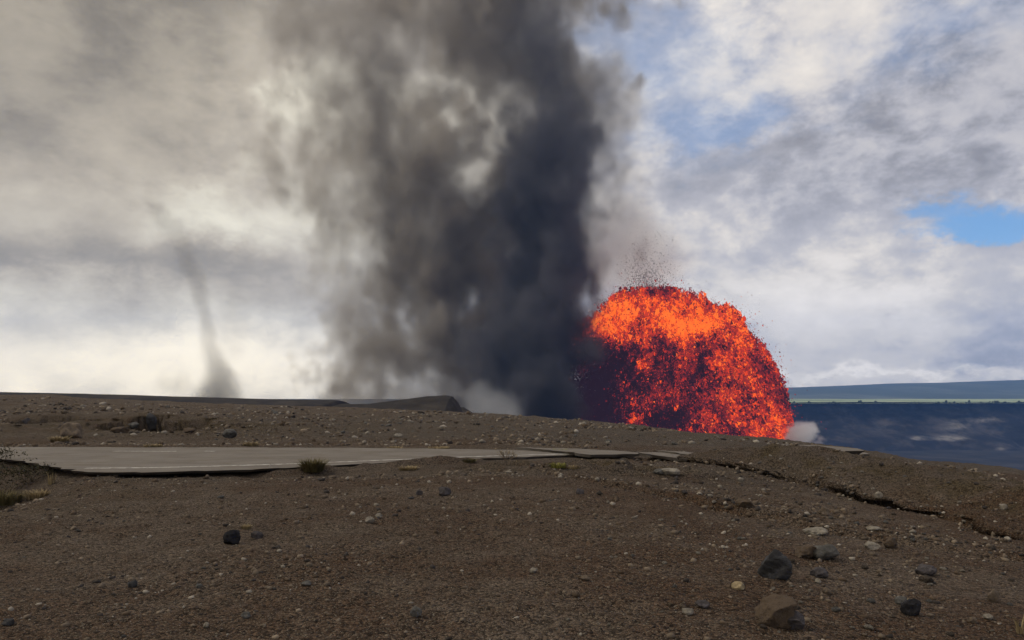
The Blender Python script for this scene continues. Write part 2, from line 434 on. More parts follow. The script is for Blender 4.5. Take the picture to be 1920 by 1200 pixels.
def build_ground():
    apex = 4.0
    t = np.concatenate([np.linspace(-1.6, -0.72, 60, endpoint=False), np.linspace(-0.72, 0.72, 900), np.linspace(0.72, 1.6, 61)[1:]])
    q = np.exp(np.linspace(np.log(apex - 2.5), np.log(124), 620))
    yb = q - apex
    yy = np.concatenate([yb, yb[-1] + np.cumsum(np.exp(np.linspace(np.log(0.8), np.log(12), 34)))])
    T, Y = np.meshgrid(t, yy)
    Xw = T * (Y + apex)
    Z = ground_z(Xw, Y)
    # lips of the cracks overhang their trenches, pit walls are ragged
    X0, Y0 = Xw.copy(), Y.copy(); Y = Y.copy(); Xw = Xw.copy()
    Xw -= lip_shift(X0, Y0)
    s = (Y0 > 33) & (Y0 < 44) & (X0 > -29) & (X0 < -11)
    a, b, c = X0[s], Y0[s], Z[s]
    pit = smooth(33, 35, b) * smooth(44, 41, b) * smooth(-29, -26, a) * smooth(-11, -14, a)
    Y[s] -= pit * (1.7 * (fbm(a / .9, b / .9, c / .28, 3, .6) - .5) * smooth(-.3, .3, c))
    V = np.stack([Xw, Y, Z], -1).reshape(-1, 3)
    me = mesh_np('ground', V, grid_faces(len(yy), len(t)), [SOIL], True)
    x, y = V[:, 0], V[:, 1]
    ash = smooth(26, 32, y) * (0.55 + 0.45 * smooth(-18, -4, x)) + 0.55 * smooth(14.5, 16.5, y) * smooth(26, 25, y) + 0.25 * smooth(-.1, .2, fb2(x, y, 6, 3, 5.5))
    xc = np.interp(y, CRACK_Y, CRACK_X)
    moss = smooth(0.1, 1.0, x - xc) * smooth(24, 18, y) + 0.9 * np.exp(-(((x + 17) / 9) ** 2 + ((y - 37) / 6) ** 2)) + 0.9 * np.exp(-(((x - 1.8) / 3) ** 2 + ((y - 17.8) / 1.4) ** 2)) + 0.6 * smooth(-4, -9, x) * smooth(8, 12, y) * smooth(17, 15, y)
    attr_float(me, 'ash', np.clip(ash, 0, 1)); attr_float(me, 'moss', np.clip(moss, 0, 1))
    o = obj('ground', me)
    return tag(o, kind='structure')


build_ground()


# ------------------------------------------------------------------ far country
def rock_material(name, dark, light, scale, bumpd=0.0, lo=.42, hi=.68, pale=None):
    m, N, b = mat(name, 0.95, 0.1)
    geo = N.n('ShaderNodeNewGeometry').outputs['Position']
    n1 = N.noise(geo, scale, 7, 0.6, 0.4)
    st = N.v('MULTIPLY', geo, (0.7, 0.3, 1.6)); n2 = N.noise(st, scale * 2.6, 6, 0.66)
    c = N.mix(N.ss(N.m('MULTIPLY_ADD', n2, .5, N.m('MULTIPLY', n1, .5)), lo, hi), dark, light)
    if pale:                                                 # pale mineral scree on the cliff
        pf = N.m('MULTIPLY', attr(N, pale, 'Fac'), N.m('MULTIPLY_ADD', N.noise(st, scale * 6, 5, .65), 2.2, -.35))
        c = N.mix(N.ss(pf, .12, .75), c, (0.22, 0.205, 0.19))
    N.put(b.inputs['Base Color'], c)
    if bumpd: bump(N, b, n1, 0.7, bumpd)
    return m


FLOOR_Z = -190.0
BASALT = rock_material('far_basalt', (0.018, 0.017, 0.018), (0.055, 0.050, 0.048), 0.006, 12)
DARKROCK = rock_material('dark_cinder', (0.022, 0.019, 0.018), (0.05, 0.042, 0.036), 0.05, 1.0)


def build_caldera():
    n = 160
    xs = np.linspace(-9000, 9000, n); ys = np.concatenate([np.linspace(-6000, 20, 20), np.linspace(40, 3400, 140)])
    X, Y = np.meshgrid(xs, ys)
    Z = FLOOR_Z + 10 * fb2(X, Y, 500, 5, 2.0) - 300 * smooth(30, -60, Y)
    me = mesh_np('caldera_floor', np.stack([X, Y, Z], -1).reshape(-1, 3), grid_faces(len(ys), n), [BASALT], True)
    tag(obj('caldera_floor', me), kind='structure')
    # far wall: a receding cliff with slumps and gullies
    xs = np.linspace(-6000, 7000, 900); k = np.linspace(0, 1, 60)
    K, X = np.meshgrid(k, xs, indexing='ij')
    top = -20 - 120 * smooth(400, -500, X) + 5 * fb2(X, 0 * X, 260, 4, 3.0) + 9 * fb2(X, 0 * X, 1300, 2, 6.0)
    Z = FLOOR_Z - 12 + K * (top - FLOOR_Z + 12)
    lean = 330 * (1 - K) ** 1.7
    slump = 90 * np.clip(fbm(X / 420 + 3, Z / 90, 0 * X + 2.2, 4) - .42, 0, 1) * 4 * np.clip(1.15 - K, 0, 1)
    gul = 55 * (fbm(X / 90, Z / 160, 0 * X + 7.7, 4) - .5) + 18 * (fbm(X / 22, Z / 14, 0 * X + 1.7, 3) - .5)
    Y = 3080 + 150 * fb2(X, 0 * X, 1500, 3, 9.0) - lean - slump - gul
    me = mesh_np('caldera_wall', np.stack([X, Y, Z], -1).reshape(-1, 3), grid_faces(60, 900), [rock_material('caldera_rock', (0.012, 0.011, 0.013), (0.066, 0.058, 0.055), 0.008, 22, .44, .66, 'pale')], True)
    Xp, Rp = 960 + F * X / Y, H0 - F * (Z - ZC) / Y
    pale = 0
    for a, b, sx, sr, k in ((1780, 822, 22, 4, .9), (1722, 822, 11, 3, .7), (1660, 800, 60, 16, .30), (1790, 797, 20, 10, .45), (1850, 787, 25, 5, .5), (1875, 842, 8, 3, .6), (1870, 805, 60, 14, .25), (1560, 780, 30, 8, .2)):
        pale = pale + k * np.exp(-.5 * (((Xp - a) / sx) ** 2 + ((Rp - b) / sr) ** 2))
    attr_float(me, 'pale', pale)
    tag(obj('caldera_wall', me), kind='structure')
    # plain beyond the far rim
    m, N, b = mat('grass_plain', 0.95, 0.05)
    geo = N.n('ShaderNodeNewGeometry').outputs['Position']
    n1 = N.noise(N.v('MULTIPLY', geo, (1, .35, 1)), 0.0022, 5, .6)
    N.put(b.inputs['Base Color'], N.mix(N.ss(n1, .42, .6), (0.36, 0.41, 0.25), (0.22, 0.27, 0.16)))
    xs = np.linspace(-5500, 8500, 160); ys = np.linspace(3030, 5600, 60)
    X, Y = np.meshgrid(xs, ys)
    Z = -23 + (Y - 3030) / 2570 * 19 + 4 * fb2(X, Y, 700, 4, 3.3) - 120 * smooth(400, -500, X)
    me = mesh_np('plain', np.stack([X, Y, Z], -1).reshape(-1, 3), grid_faces(60, 160), [m], True)
    tag(obj('plain', me), kind='structure')
    # long low mountain flank
    m, N, b = mat('mountain_flank', 0.95, 0.05)
    geo = N.n('ShaderNodeNewGeometry').outputs['Position']
    n1 = N.noise(N.v('MULTIPLY', geo, (1, .4, 4)), 0.0009, 6, .6)
    N.put(b.inputs['Base Color'], N.mix(N.ss(n1, .42, .62), (0.075, 0.095, 0.095), (0.14, 0.16, 0.15)))
    xs = np.linspace(-5500, 8500, 300); ys = np.linspace(4900, 7600, 90)
    X, Y = np.meshgrid(xs, ys)
    ridge = np.interp(X, [-5500, -800, 800, 2500, 3800, 5500, 8500], [-140, -120, 30, 95, 150, 195, 230])
    Z = -9 + ridge * smooth(4900, 7700, Y) ** 0.8 + 26 * fb2(X, Y, 900, 5, 4.1) * smooth(4900, 5600, Y)
    me = mesh_np('mountain', np.stack([X, Y, Z], -1).reshape(-1, 3), grid_faces(90, 300), [m], True)
    tag(obj('mountain', me), kind='structure')


build_caldera()


def ridge_mesh(name, pts, d, depth, m, rough, label=None):
    """hill with crest through photo points (X, row) at distance d, running down to the caldera floor"""
    P = np.array(pts, float); xs = np.linspace(P[0, 0], P[-1, 0], 420)
    rows = np.interp(xs, P[:, 0], P[:, 1])
    x = (xs - 960) / F * d; zt = ZC - (rows - H0) * d / F
    zt = zt + rough * fb2(x, 0 * x, 12 * d / 300, 4, 2.7)
    k = np.concatenate([np.linspace(-1, 0, 40), np.linspace(0, 1, 40)[1:]])
    K, X = np.meshgrid(k, x, indexing='ij'); ZT = np.broadcast_to(zt, K.shape)
    A = np.abs(K)
    Y = d + K * depth + 0 * X
    Z = ZT - (ZT - FLOOR_Z + 6) * (0.30 * A ** 1.6 + 0.70 * smooth(.35, 1, A)) * 1.0
    Z = Z + rough * 2 * fb2(X, Y, 10 * d / 300, 4, 4.4) * smooth(0, .1, A)
    me = mesh_np(name, np.stack([X, Y, Z], -1).reshape(-1, 3), grid_faces(len(k), len(x)), [m], True)
    return tag(obj(name, me), kind='structure')


ridge_mesh('ridge', [(-700, 728), (-200, 731), (0, 735), (150, 738), (320, 743), (500, 748), (630, 750), (637, 752), (645, 775), (660, 900)], 420, 260, DARKROCK, .5)
ridge_mesh('hill', [(560, 800), (600, 772), (640, 757), (690, 757), (745, 750), (800, 743), (835, 741), (848, 743), (856, 752), (862, 766), (868, 790), (880, 860)], 300, 160, DARKROCK, .35)
ridge_mesh('hill', [(770, 790), (850, 762), (870, 764), (884, 772), (905, 800)], 340, 120, DARKROCK, .4)

# ------------------------------------------------------------------ smoke, ash and steam (volume grids)
def volume_from_grid(name, D, lo, hi, material, label, cat):
    """D[ix,iy,iz] of densities between corners lo and hi becomes a real volume grid"""
    nx, ny, nz = D.shape
    gx, gy, gz = [np.linspace(lo[i], hi[i], D.shape[i], dtype=np.float32) for i in range(3)]
    V = np.empty((nz, ny, nx, 3), np.float32)
    V[..., 0] = gx[None, None, :]; V[..., 1] = gy[None, :, None]; V[..., 2] = gz[:, None, None]
    me = bpy.data.meshes.new(name); me.vertices.add(nx * ny * nz); me.vertices.foreach_set('co', V.ravel())
    attr_float(me, 'd', np.ascontiguousarray(D.transpose(2, 1, 0), np.float32))
    me.materials.append(material)
    o = obj(name, me)
    g = bpy.data.node_groups.new(name, 'GeometryNodeTree')
    g.interface.new_socket('Geometry', in_out='INPUT', socket_type='NodeSocketGeometry')
    g.interface.new_socket('Geometry', in_out='OUTPUT', socket_type='NodeSocketGeometry')
    N = NT(g)
    gi = N.n('NodeGroupInput'); go = N.n('NodeGroupOutput')
    pos = N.n('GeometryNodeInputPosition').outputs[0]
    s = N.n('ShaderNodeSeparateXYZ'); N.put(s.inputs[0], pos)
    idx = None
    for i, stride in ((0, 1), (1, nx), (2, nx * ny)):
        k = N.m('ROUND', N.m('MULTIPLY', N.m('SUBTRACT', s.outputs[i], float(lo[i])), (D.shape[i] - 1) / float(hi[i] - lo[i])))
        k = N.m('MINIMUM', N.m('MAXIMUM', k, 0.0), float(D.shape[i] - 1))
        ci = N.n('FunctionNodeFloatToInt', rounding_mode='ROUND'); N.put(ci.inputs[0], k)
        im = N.n('FunctionNodeIntegerMath', operation='MULTIPLY'); N.put(im.inputs[0], ci.outputs[0]); im.inputs[1].default_value = stride
        if idx is None: idx = im.outputs[0]
        else:
            ia = N.n('FunctionNodeIntegerMath', operation='ADD'); N.put(ia.inputs[0], idx); N.put(ia.inputs[1], im.outputs[0]); idx = ia.outputs[0]
    na = N.n('GeometryNodeInputNamedAttribute', data_type='FLOAT'); na.inputs['Name'].default_value = 'd'
    si = N.n('GeometryNodeSampleIndex', data_type='FLOAT', domain='POINT')
    N.put(si.inputs['Geometry'], gi.outputs[0]); N.put(si.inputs['Value'], na.outputs[0]); N.put(si.inputs['Index'], idx)
    vc = N.n('GeometryNodeVolumeCube')
    N.put(vc.inputs['Density'], si.outputs[0])
    vc.inputs['Min'].default_value = tuple(map(float, lo)); vc.inputs['Max'].default_value = tuple(map(float, hi))
    vc.inputs['Resolution X'].default_value = nx; vc.inputs['Resolution Y'].default_value = ny; vc.inputs['Resolution Z'].default_value = nz
    sm = N.n('GeometryNodeSetMaterial'); N.put(sm.inputs[0], vc.outputs[0]); sm.inputs['Material'].default_value = material
    N.put(go.inputs[0], sm.outputs[0])
    md = o.modifiers.new('volume', 'NODES'); md.node_group = g
    return tag(o, label, cat, None, 'stuff')


def smoke_material(name, color, gain=1.0, aniso=0.0, colfn=None):
    m = bpy.data.materials.new(name); m.use_nodes = True
    nt = m.node_tree; nt.nodes.clear(); N = NT(nt)
    out = N.n('ShaderNodeOutputMaterial'); pv = N.n('ShaderNodeVolumePrincipled')
    pv.inputs['Density'].default_value = gain; pv.inputs['Anisotropy'].default_value = aniso
    pv.inputs['Color'].default_value = (*color, 1)
    if colfn: N.put(pv.inputs['Color'], colfn(N))
    nt.links.new(pv.outputs[0], out.inputs['Volume'])
    return m


class Vol:
    """sampling box in photo-like units: X, row at distance d0 give x, z in metres"""
    def __init__(s, d0, X0, X1, row0, row1, y0, y1, vox):
        s.d0 = d0; s.k = d0 / F
        s.lo = np.array([(X0 - 960) * s.k, y0, ZC + (H0 - row1) * s.k]); s.hi = np.array([(X1 - 960) * s.k, y1, ZC + (H0 - row0) * s.k])
        n = np.maximum(((s.hi - s.lo) / vox).astype(int), 4)
        gx, gy, gz = [np.linspace(s.lo[i], s.hi[i], n[i], dtype=np.float32) for i in range(3)]
        s.x, s.y, s.z = gx[:, None, None], gy[None, :, None], gz[None, None, :]
        s.X = 960 + s.x / s.k; s.R = H0 - (s.z - ZC) / s.k
        s.shape = tuple(n)
    def edges(s):                                              # fades to nothing on the faces of the box
        e = 1.0
        for a, lo, hi in ((s.x, s.lo[0], s.hi[0]), (s.y, s.lo[1], s.hi[1]), (s.z, s.lo[2], s.hi[2])):
            w = 0.06 * (hi - lo)
            e = e * smooth(lo, lo + w, a) * smooth(hi, hi - w, a)
        return e
    def column(s, table, yc, depth, wob=None):
        """soft tube: table rows of (row, left, right); returns 1 on the axis, 0 at the edge"""
        t = np.array(table, float)
        l = np.interp(s.R, t[:, 0], t[:, 1]); r = np.interp(s.R, t[:, 0], t[:, 2])
        c, h = (l + r) / 2, np.maximum((r - l) / 2, 1)
        px, py = s.X, s.y
        if wob is not None: px, py = px + wob[0], py + wob[1]
        return 1 - np.sqrt(((px - c) / h) ** 2 + ((py - yc) / (h * s.k * depth)) ** 2)
    def blob(s, X, R, sx, sr):
        return np.exp(-0.5 * (((s.X - X) / sx) ** 2 + ((s.R - R) / sr) ** 2))


def build_smoke():
    # broad brown-grey ash curtain
    v = Vol(1150, 340, 1330, -190, 800, 960, 1380, 4.3)
    x, y, z = v.x, v.y, v.z
    w1 = fbm(x / 150, y / 150, z / 190 + 3, 3) - .5; w2 = fbm(x / 150 + 9, y / 150, z / 190, 3) - .5; w3 = fbm(x / 150, y / 150 + 5, z / 190 + 7, 3) - .5
    n = fbm((x + 90 * w1) / 90, (y + 90 * w2) / 90, (z + 90 * w3) / 110, 5, .66)
    bl = fbm((x + 70 * w3) / 50 + 4, (y + 70 * w1) / 50, (z + 70 * w2) / 60, 4, .66, billow=True)
    f = v.column([(-190, 270, 1260), (-60, 390, 1230), (60, 520, 1195), (150, 585, 1180), (230, 575, 1180), (320, 525, 1170), (430, 520, 1140), (520, 540, 1110), (620, 605, 1080), (700, 630, 1060), (760, 632, 1040), (800, 632, 1030)],
                 1170, .32, (190 * w1, 110 * w2))
    f = f + 2.7 * (n - .5) + .85 * (bl - .35)
    Xw, Rw = v.X + 150 * w3, v.R + 130 * w1
    for b in ((850, 250, 20, 30, -.25), (890, 300, 70, 80, .45), (770, 600, 30, 38, -.9), (884, 590, 16, 44, -.75), (985, 480, 26, 30, -.3), (875, 395, 40, 26, -.25), (700, 700, 16, 50, -.2), 
              (700, 330, 90, 110, .28), (800, 130, 150, 90, .40), (690, 190, 60, 60, .2), (830, 500, 60, 70, .45), (1000, 60, 80, 90, .2), (720, 690, 75, 80, 1.15), (850, 690, 90, 90, .9), (620, 420, 70, 110, .35), (690, 560, 60, 60, .3)):
        f = f + b[4] * np.exp(-.5 * (((Xw - b[0]) / b[2]) ** 2 + ((Rw - b[1]) / b[3]) ** 2))
    D = smooth(-.02, .55, f) ** 1.2 * np.clip(4.6 * n - 1.5, .04, 2.2)
    D *= np.interp(v.R, [-190, 0, 300, 560, 740], [.7, .9, 1.0, 1.4, 2.0]) * np.interp(v.X, [420, 620, 780, 900], [.28, .46, .74, 1.05])
    D *= np.exp(3.2 * (fbm((x + 60 * w2) / 30, (y + 60 * w3) / 30, (z + 60 * w1) / 34, 3, .6) - .5))
    D = np.maximum(D - .014, 0) * v.edges() * 0.0215
    volume_from_grid('ash_cloud', D, v.lo, v.hi, smoke_material('brown_ash', (0.62, 0.565, 0.485), 1.0, 0.25), 'tall broad curtain of brown grey ash smoke with bright gaps left of the dark column', 'ash cloud')
    # dark column rising from the vent
    v = Vol(1020, 850, 1290, -190, 850, 820, 1180, 4.2)
    x, y, z = v.x, v.y, v.z
    w1 = fbm(x / 90, y / 90, z / 130 + 8, 3) - .5; w2 = fbm(x / 90 + 5, y / 90, z / 130, 3) - .5
    n = fbm((x + 60 * w1) / 55, (y + 60 * w2) / 55, (z + 60 * w2) / 70, 5, .68)
    f = v.column([(-190, 900, 1200), (0, 950, 1120), (60, 945, 1130), (160, 935, 1165), (250, 940, 1190), (330, 925, 1175), (420, 910, 1150), (500, 915, 1145), (600, 885, 1122), (680, 870, 1122), (760, 865, 1138), (850, 860, 1150)],
                 np.interp(v.R, [420, 640], [1010, 950]), .75, (70 * w1, 70 * w2))
    f = f + 2.4 * (n - .5)
    for b in ((975, 485, 20, 34, -.35), (1080, 60, 30, 80, -.4), (900, 600, 14, 40, -.3), (1030, 560, 50, 90, .3), (1000, 690, 60, 60, .3), (1010, 390, 45, 60, .2)):
        f = f + b[4] * v.blob(*b[:4])
    D = smooth(-.05, .85, f) ** 1.3 * np.clip(2.4 * n - .4, .1, 2)
    D *= np.interp(v.R, [-190, 0, 200, 380, 500, 760], [.18, .26, .50, .95, 1.25, 1.5])
    D *= np.exp(2.6 * (fbm((x + 40 * w2) / 24, y / 24, (z + 40 * w1) / 30, 3, .6) - .5))
    D = np.maximum(D - .012, 0) * v.edges() * 0.050
    volume_from_grid('ash_column', D, v.lo, v.hi, smoke_material('dark_ash', (0.19, 0.185, 0.20), 1.0, 0.2), 'dense blue black ash column rising just left of the lava fountain', 'ash column')
    # paler fume to the right of the column and above the fountain
    v = Vol(1080, 1070, 1480, 20, 640, 960, 1200, 5.0)
    x, y, z = v.x, v.y, v.z
    w1 = fbm(x / 70, y / 70, z / 70 + 8, 3) - .5; w2 = fbm(x / 70 + 5, y / 70, z / 70, 3) - .5
    n = fbm((x + 60 * w1) / 45, (y + 60 * w2) / 45, (z + 50 * w1) / 45, 5, .58)
    f = -.62 + 1.0 * v.blob(1145, 330, 55, 100) + .85 * v.blob(1150, 170, 45, 80) + 1.0 * v.blob(1160, 455, 55, 60) + 1.0 * v.blob(1235, 500, 75, 44) + .45 * v.blob(1345, 540, 20, 24) + .5 * v.blob(1130, 540, 30, 30)
    f = f - ((y - 1080) / 130) ** 2 * .8 + 1.9 * (n - .47)
    D = np.maximum(smooth(0, .9, f) - .01, 0) * v.edges() * 0.0075
    volume_from_grid('fume_cloud', D, v.lo, v.hi, smoke_material('pale_fume', (0.985, 0.955, 0.91), 1.0, 0.3), 'pale cream grey fume drifting above the fountain beside the dark column', 'fume')
    # whirl of dust in the distance on the left
    v = Vol(900, 230, 520, 360, 790, 850, 960, 2.2)
    x, y, z = v.x, v.y, v.z
    n = fbm(x / 16, y / 16, z / 26, 4, .55)
    w = fbm(x / 22 + 3, y / 22, z / 30, 3) - .5
    ax = np.interp(v.R, [360, 400, 450, 520, 590, 640, 670, 700, 740, 790], [280, 300, 334, 366, 380, 388, 398, 410, 404, 400])
    rw = np.interp(v.R, [360, 400, 450, 520, 590, 640, 670, 700, 740, 790], [24, 25, 28, 25, 21, 19, 23, 38, 48, 52])
    st = np.interp(v.R, [360, 385, 430, 520, 590, 650, 700, 745, 790], [0, .34, .30, .36, .50, .64, .78, .95, .95])
    r = np.sqrt(((v.X - ax + 22 * w) / rw) ** 2 + ((y - 905 + 14 * w) / (rw * v.k)) ** 2)
    D = st * smooth(1.15, .3, r) * (.5 + n)
    D = D + .34 * np.clip(v.blob(330, 720, 26, 22) * 2 * n - .25, 0, 1) * np.exp(-((y - 905) / 22) ** 2) + .26 * np.clip(v.blob(435, 610, 24, 60) * 2 * n - .3, 0, 1) * np.exp(-((y - 905) / 22) ** 2)
    D = np.maximum(D - .01, 0) * v.edges() * 0.040
    volume_from_grid('dust_devil', D, v.lo, v.hi, smoke_material('grey_dust', (0.34, 0.32, 0.29), 1.0, 0.2), 'thin grey funnel of whirling dust standing alone on the left skyline', 'dust devil')
    # steam at the foot of the ash column
    v = Vol(700, 790, 1040, 660, 850, 640, 780, 2.6)
    x, y, z = v.x, v.y, v.z
    n = fbm(x / 18, y / 18, z / 22, 5, .56)
    f = -.45 + .95 * v.blob(915, 770, 34, 30) + .6 * v.blob(895, 720, 20, 30) + .8 * v.blob(965, 775, 24, 20) + .4 * v.blob(860, 745, 20, 20) - ((y - 705) / 60) ** 2 * .7 + 2.4 * (n - .47)
    D = np.maximum(smooth(0, 1.2, f) - .01, 0) * v.edges() * 0.015
    volume_from_grid('ground_steam', D, v.lo, v.hi, smoke_material('grey_steam', (0.66, 0.67, 0.68), 1.0, 0.1), 'grey steam drifting low behind the dark hill at the foot of the ash', 'steam')
    # white steam puff by the fountain's right foot
    v = Vol(900, 1440, 1600, 760, 900, 860, 940, 1.6)
    x, y, z = v.x, v.y, v.z
    n = fbm(x / 9, y / 9, z / 9, 4, .5, billow=True)
    f = -.5 + 1.15 * v.blob(1495, 824, 17, 24) + .8 * v.blob(1518, 804, 12, 11) + .55 * v.blob(1540, 828, 12, 8) - ((y - 900) / 26) ** 2 * .6 + .9 * (n - .3)
    D = np.maximum(smooth(0, .4, f) - .01, 0) * v.edges() * 0.10
    volume_from_grid('steam_puff', D, v.lo, v.hi, smoke_material('white_steam', (0.97, 0.985, 1.0), 1.0, 0.0), 'small white steam puff at the right foot of the lava fountain', 'steam')


build_smoke()


# ------------------------------------------------------------------ lava fountain
def build_fountain():
    d0 = 1000.0; k = d0 / F
    rng = np.random.default_rng(5)
    sil = np.array([(1052, 720), (1060, 660), (1068, 618), (1090, 602), (1116, 598), (1138, 580), (1150, 558), (1180, 548), (1205, 541), (1240, 540), (1275, 549), (1310, 566), (1345, 574),
                    (1380, 588), (1402, 612), (1420, 640), (1440, 668), (1456, 694), (1470, 728), (1480, 764), (1489, 800), (1495, 840), (1502, 900)], float)
    hot = [(1162, 628, 20, 22, .9), (1125, 618, 22, 18, .65), (1185, 590, 30, 26, .55), (1240, 568, 34, 18, .55), (1255, 612, 22, 20, .4), (1340, 592, 34, 20, .5), (1300, 615, 30, 24, .45), (1085, 693, 11, 11, .95),
           (1205, 645, 16, 26, .4), (1325, 795, 14, 30, .40), (1440, 750, 22, 40, .3), (1400, 690, 40, 60, .22), (1075, 620, 8, 40, .30), (1380, 640, 40, 40, .3), (1290, 580, 120, 24, .25), (1300, 730, 12, 16, .4), (1355, 800, 20, 16, .3),
           (1470, 800, 12, 40, .2), (1180, 770, 14, 50, .12)]
    cold = [(1118, 740, 38, 75, .80), (1060, 740, 26, 60, .8), (1235, 715, 40, 50, .36), (1240, 650, 18, 26, .25), (1280, 790, 26, 40, .30), (1345, 720, 20, 20, .12), (1215, 800, 40, 30, .25), (1165, 700, 14, 40, .35)]

    def temp(X, R, y):
        X, R = X + 70 * (fbm(X / 60, R / 60, y / 70 + 4, 3) - .5), R + 60 * (fbm(X / 60 + 7, R / 60, y / 70, 3) - .5)
        T = .45 + 0 * X
        for b in hot: T = T + .52 * b[4] * np.exp(-.5 * (((X - b[0]) / b[2]) ** 2 + ((R - b[1]) / b[3]) ** 2))
        for b in cold: T = T - b[4] * np.exp(-.5 * (((X - b[0]) / b[2]) ** 2 + ((R - b[1]) / b[3]) ** 2))
        return T

    n = 310000
    X = rng.uniform(1050, 1503, n * 2); R = rng.uniform(538, 905, n * 2); yr = rng.uniform(-1, 1, n * 2)
    top = np.interp(X, sil[:, 0], sil[:, 1]) - 3 + 27 * (noise3(X / 22, yr * 1.2, 2.0) - .5) + 13 * (noise3(X / 9, yr * 3, 8.0) - .5) + 8 * (noise3(X / 3, yr * 7, 5.0) - .5)
    u = np.clip((X - 1278) / 226, -1, 1)
    dep = 95 * np.sqrt(np.clip(1 - u * u, 0, 1)) * np.clip(.35 + (R - top) / 120, 0, 1)
    ok = (R > top + rng.exponential(2.0, n * 2) - 4)
    ok &= rng.random(n * 2) < np.clip(.35 + (R - top) / 26, 0, 1)
    # leave the left side ragged
    ok &= rng.random(n * 2) < np.clip((X - 1050) / 75, .06, 1) * np.clip(.35 + (X - 1050) / 110, 0, 1)
    X, R, yr, dep = X[ok][:n], R[ok][:n], yr[ok][:n], dep[ok][:n]
    y = d0 + yr * dep
    n = len(X)
    T = temp(X, R, y)
    # curtain texture: clumps and falling streaks
    ang = (X - 1200) / 300.0
    sx = X - ang * (R - 540) * .35
    T += 1.25 * (fbm(sx / 26, R / 34, y / 40, 3, .5) - .5) + 1.0 * (fbm(sx / 8, R / 13, y / 12, 3, .6) - .5)
    T += rng.normal(0, .20, n) - .09 * np.clip((X - 1330) / 100, 0, 1) + (rng.random(n) < .04) * rng.uniform(.2, .6, n)
    # loose clots flung past the edge
    na = 1700; j = rng.uniform(0, len(sil) - 1.001, na); AX = np.interp(j, np.arange(len(sil)), sil[:, 0]); AR = np.interp(j, np.arange(len(sil)), sil[:, 1])
    out_ = rng.exponential(7, na) * np.where(rng.random(na) < .25, 2.2, 1); da = rng.normal(0, .5, na) + np.clip((AX - 1250) / 200, -1, 1) * 1.2
    AX, AR = AX + np.sin(da) * out_, AR - np.cos(da) * out_; ky = AX > 1090
    n0 = n; X = np.concatenate([X, AX[ky]]); R = np.concatenate([R, AR[ky]]); y = np.concatenate([y, d0 + rng.uniform(-40, 30, ky.sum())]); T = np.concatenate([T, rng.uniform(.25, .75, ky.sum())]); n = len(X); ang = (X - 1200) / 300.0
    T = np.clip(T, 0, 1.15)
    stops = np.array([0, .18, .36, .52, .70, .86, 1.0, 1.15])
    cols = np.array([(.018, .006, .011), (.045, .009, .016), (.12, .014, .020), (.25, .020, .018), (.48, .032, .018), (.80, .058, .012), (1.05, .115, .012), (1.15, .20, .02)])
    C = np.stack([np.interp(T, stops, cols[:, i]) for i in range(3)], 1)
    size = rng.lognormal(math.log(.68), .55, n) * (0.72 + .85 * np.clip(T, 0, 1))
    size = np.minimum(size, 3.2) * (1 + .6 * np.clip(.3 - T, 0, .3) / .3); size[n0:] *= .55
    x = (X - 960) / F * y; z = ZC - (R - H0) / F * y
    tetra = np.array([(0, 0, 1.25), (.95, 0, -.4), (-.48, .82, -.4), (-.48, -.82, -.4)])
    q = rng.normal(size=(n, 4)); q /= np.linalg.norm(q, axis=1, keepdims=True); w_, x_, y_, z_ = q.T
    Rm = np.stack([1 - 2 * (y_ * y_ + z_ * z_), 2 * (x_ * y_ - w_ * z_), 2 * (x_ * z_ + w_ * y_), 2 * (x_ * y_ + w_ * z_), 1 - 2 * (x_ * x_ + z_ * z_), 2 * (y_ * z_ - w_ * x_),
                   2 * (x_ * z_ - w_ * y_), 2 * (y_ * z_ + w_ * x_), 1 - 2 * (x_ * x_ + y_ * y_)], 1).reshape(n, 3, 3)
    st = rng.uniform(.8, 1.7, n)
    Q = np.einsum('nij,kj->nki', Rm, tetra); Q[..., 2] *= st[:, None]; Q[..., 0] += Q[..., 2] * np.clip(ang, -1, 1)[:, None] * -.25
    Vv = (Q * size[:, None, None] + np.stack([x, y, z], 1)[:, None, :]).astype(np.float32)
    Fc = np.array([(0, 1, 2), (0, 2, 3), (0, 3, 1), (1, 3, 2)])
    P = (np.arange(n)[:, None, None] * 4 + Fc[None]).reshape(-1, 3)
    m = bpy.data.materials.new('molten_lava'); m.use_nodes = True; nt = m.node_tree; nt.nodes.clear(); N = NT(nt)
    out = N.n('ShaderNodeOutputMaterial'); em = N.n('ShaderNodeEmission'); N.put(em.inputs[0], attr(N, 'glow')); em.inputs[1].default_value = 1.0
    nt.links.new(em.outputs[0], out.inputs[0]); m.cycles.emission_sampling = 'NONE'
    me = mesh_np('molten_spray', Vv.reshape(-1, 3), P, [m]); attr_color(me, 'glow', np.repeat(C, 4, 0))
    root = empty('lava_fountain', ((1240 - 960) / F * d0, d0, FLOOR_Z))
    tag(root, 'huge dome of glowing red and orange molten lava bursting from the crater', 'lava fountain')
    o = obj('molten_spray', me, root); o.location = -root.location
    o['kind'] = 'stuff'
    # cooled black ejecta thrown above the dome
    ne = 3000
    cx = rng.choice([1210, 1190, 1235, 1150, 1330, 1390, 1280, 1420], ne, p=[.34, .16, .16, .10, .06, .06, .08, .04])
    X = cx + rng.normal(0, 16, ne) + rng.normal(0, 8, ne)
    topc = np.interp(X, sil[:, 0], sil[:, 1])
    R = topc + 14 - rng.exponential(np.where(np.abs(cx - 1205) < 40, 26, 10), ne)
    y = d0 + rng.uniform(-30, 30, ne)
    x = (X - 960) / F * y; z = ZC - (R - H0) / F * y
    size = rng.uniform(.32, .68, ne)
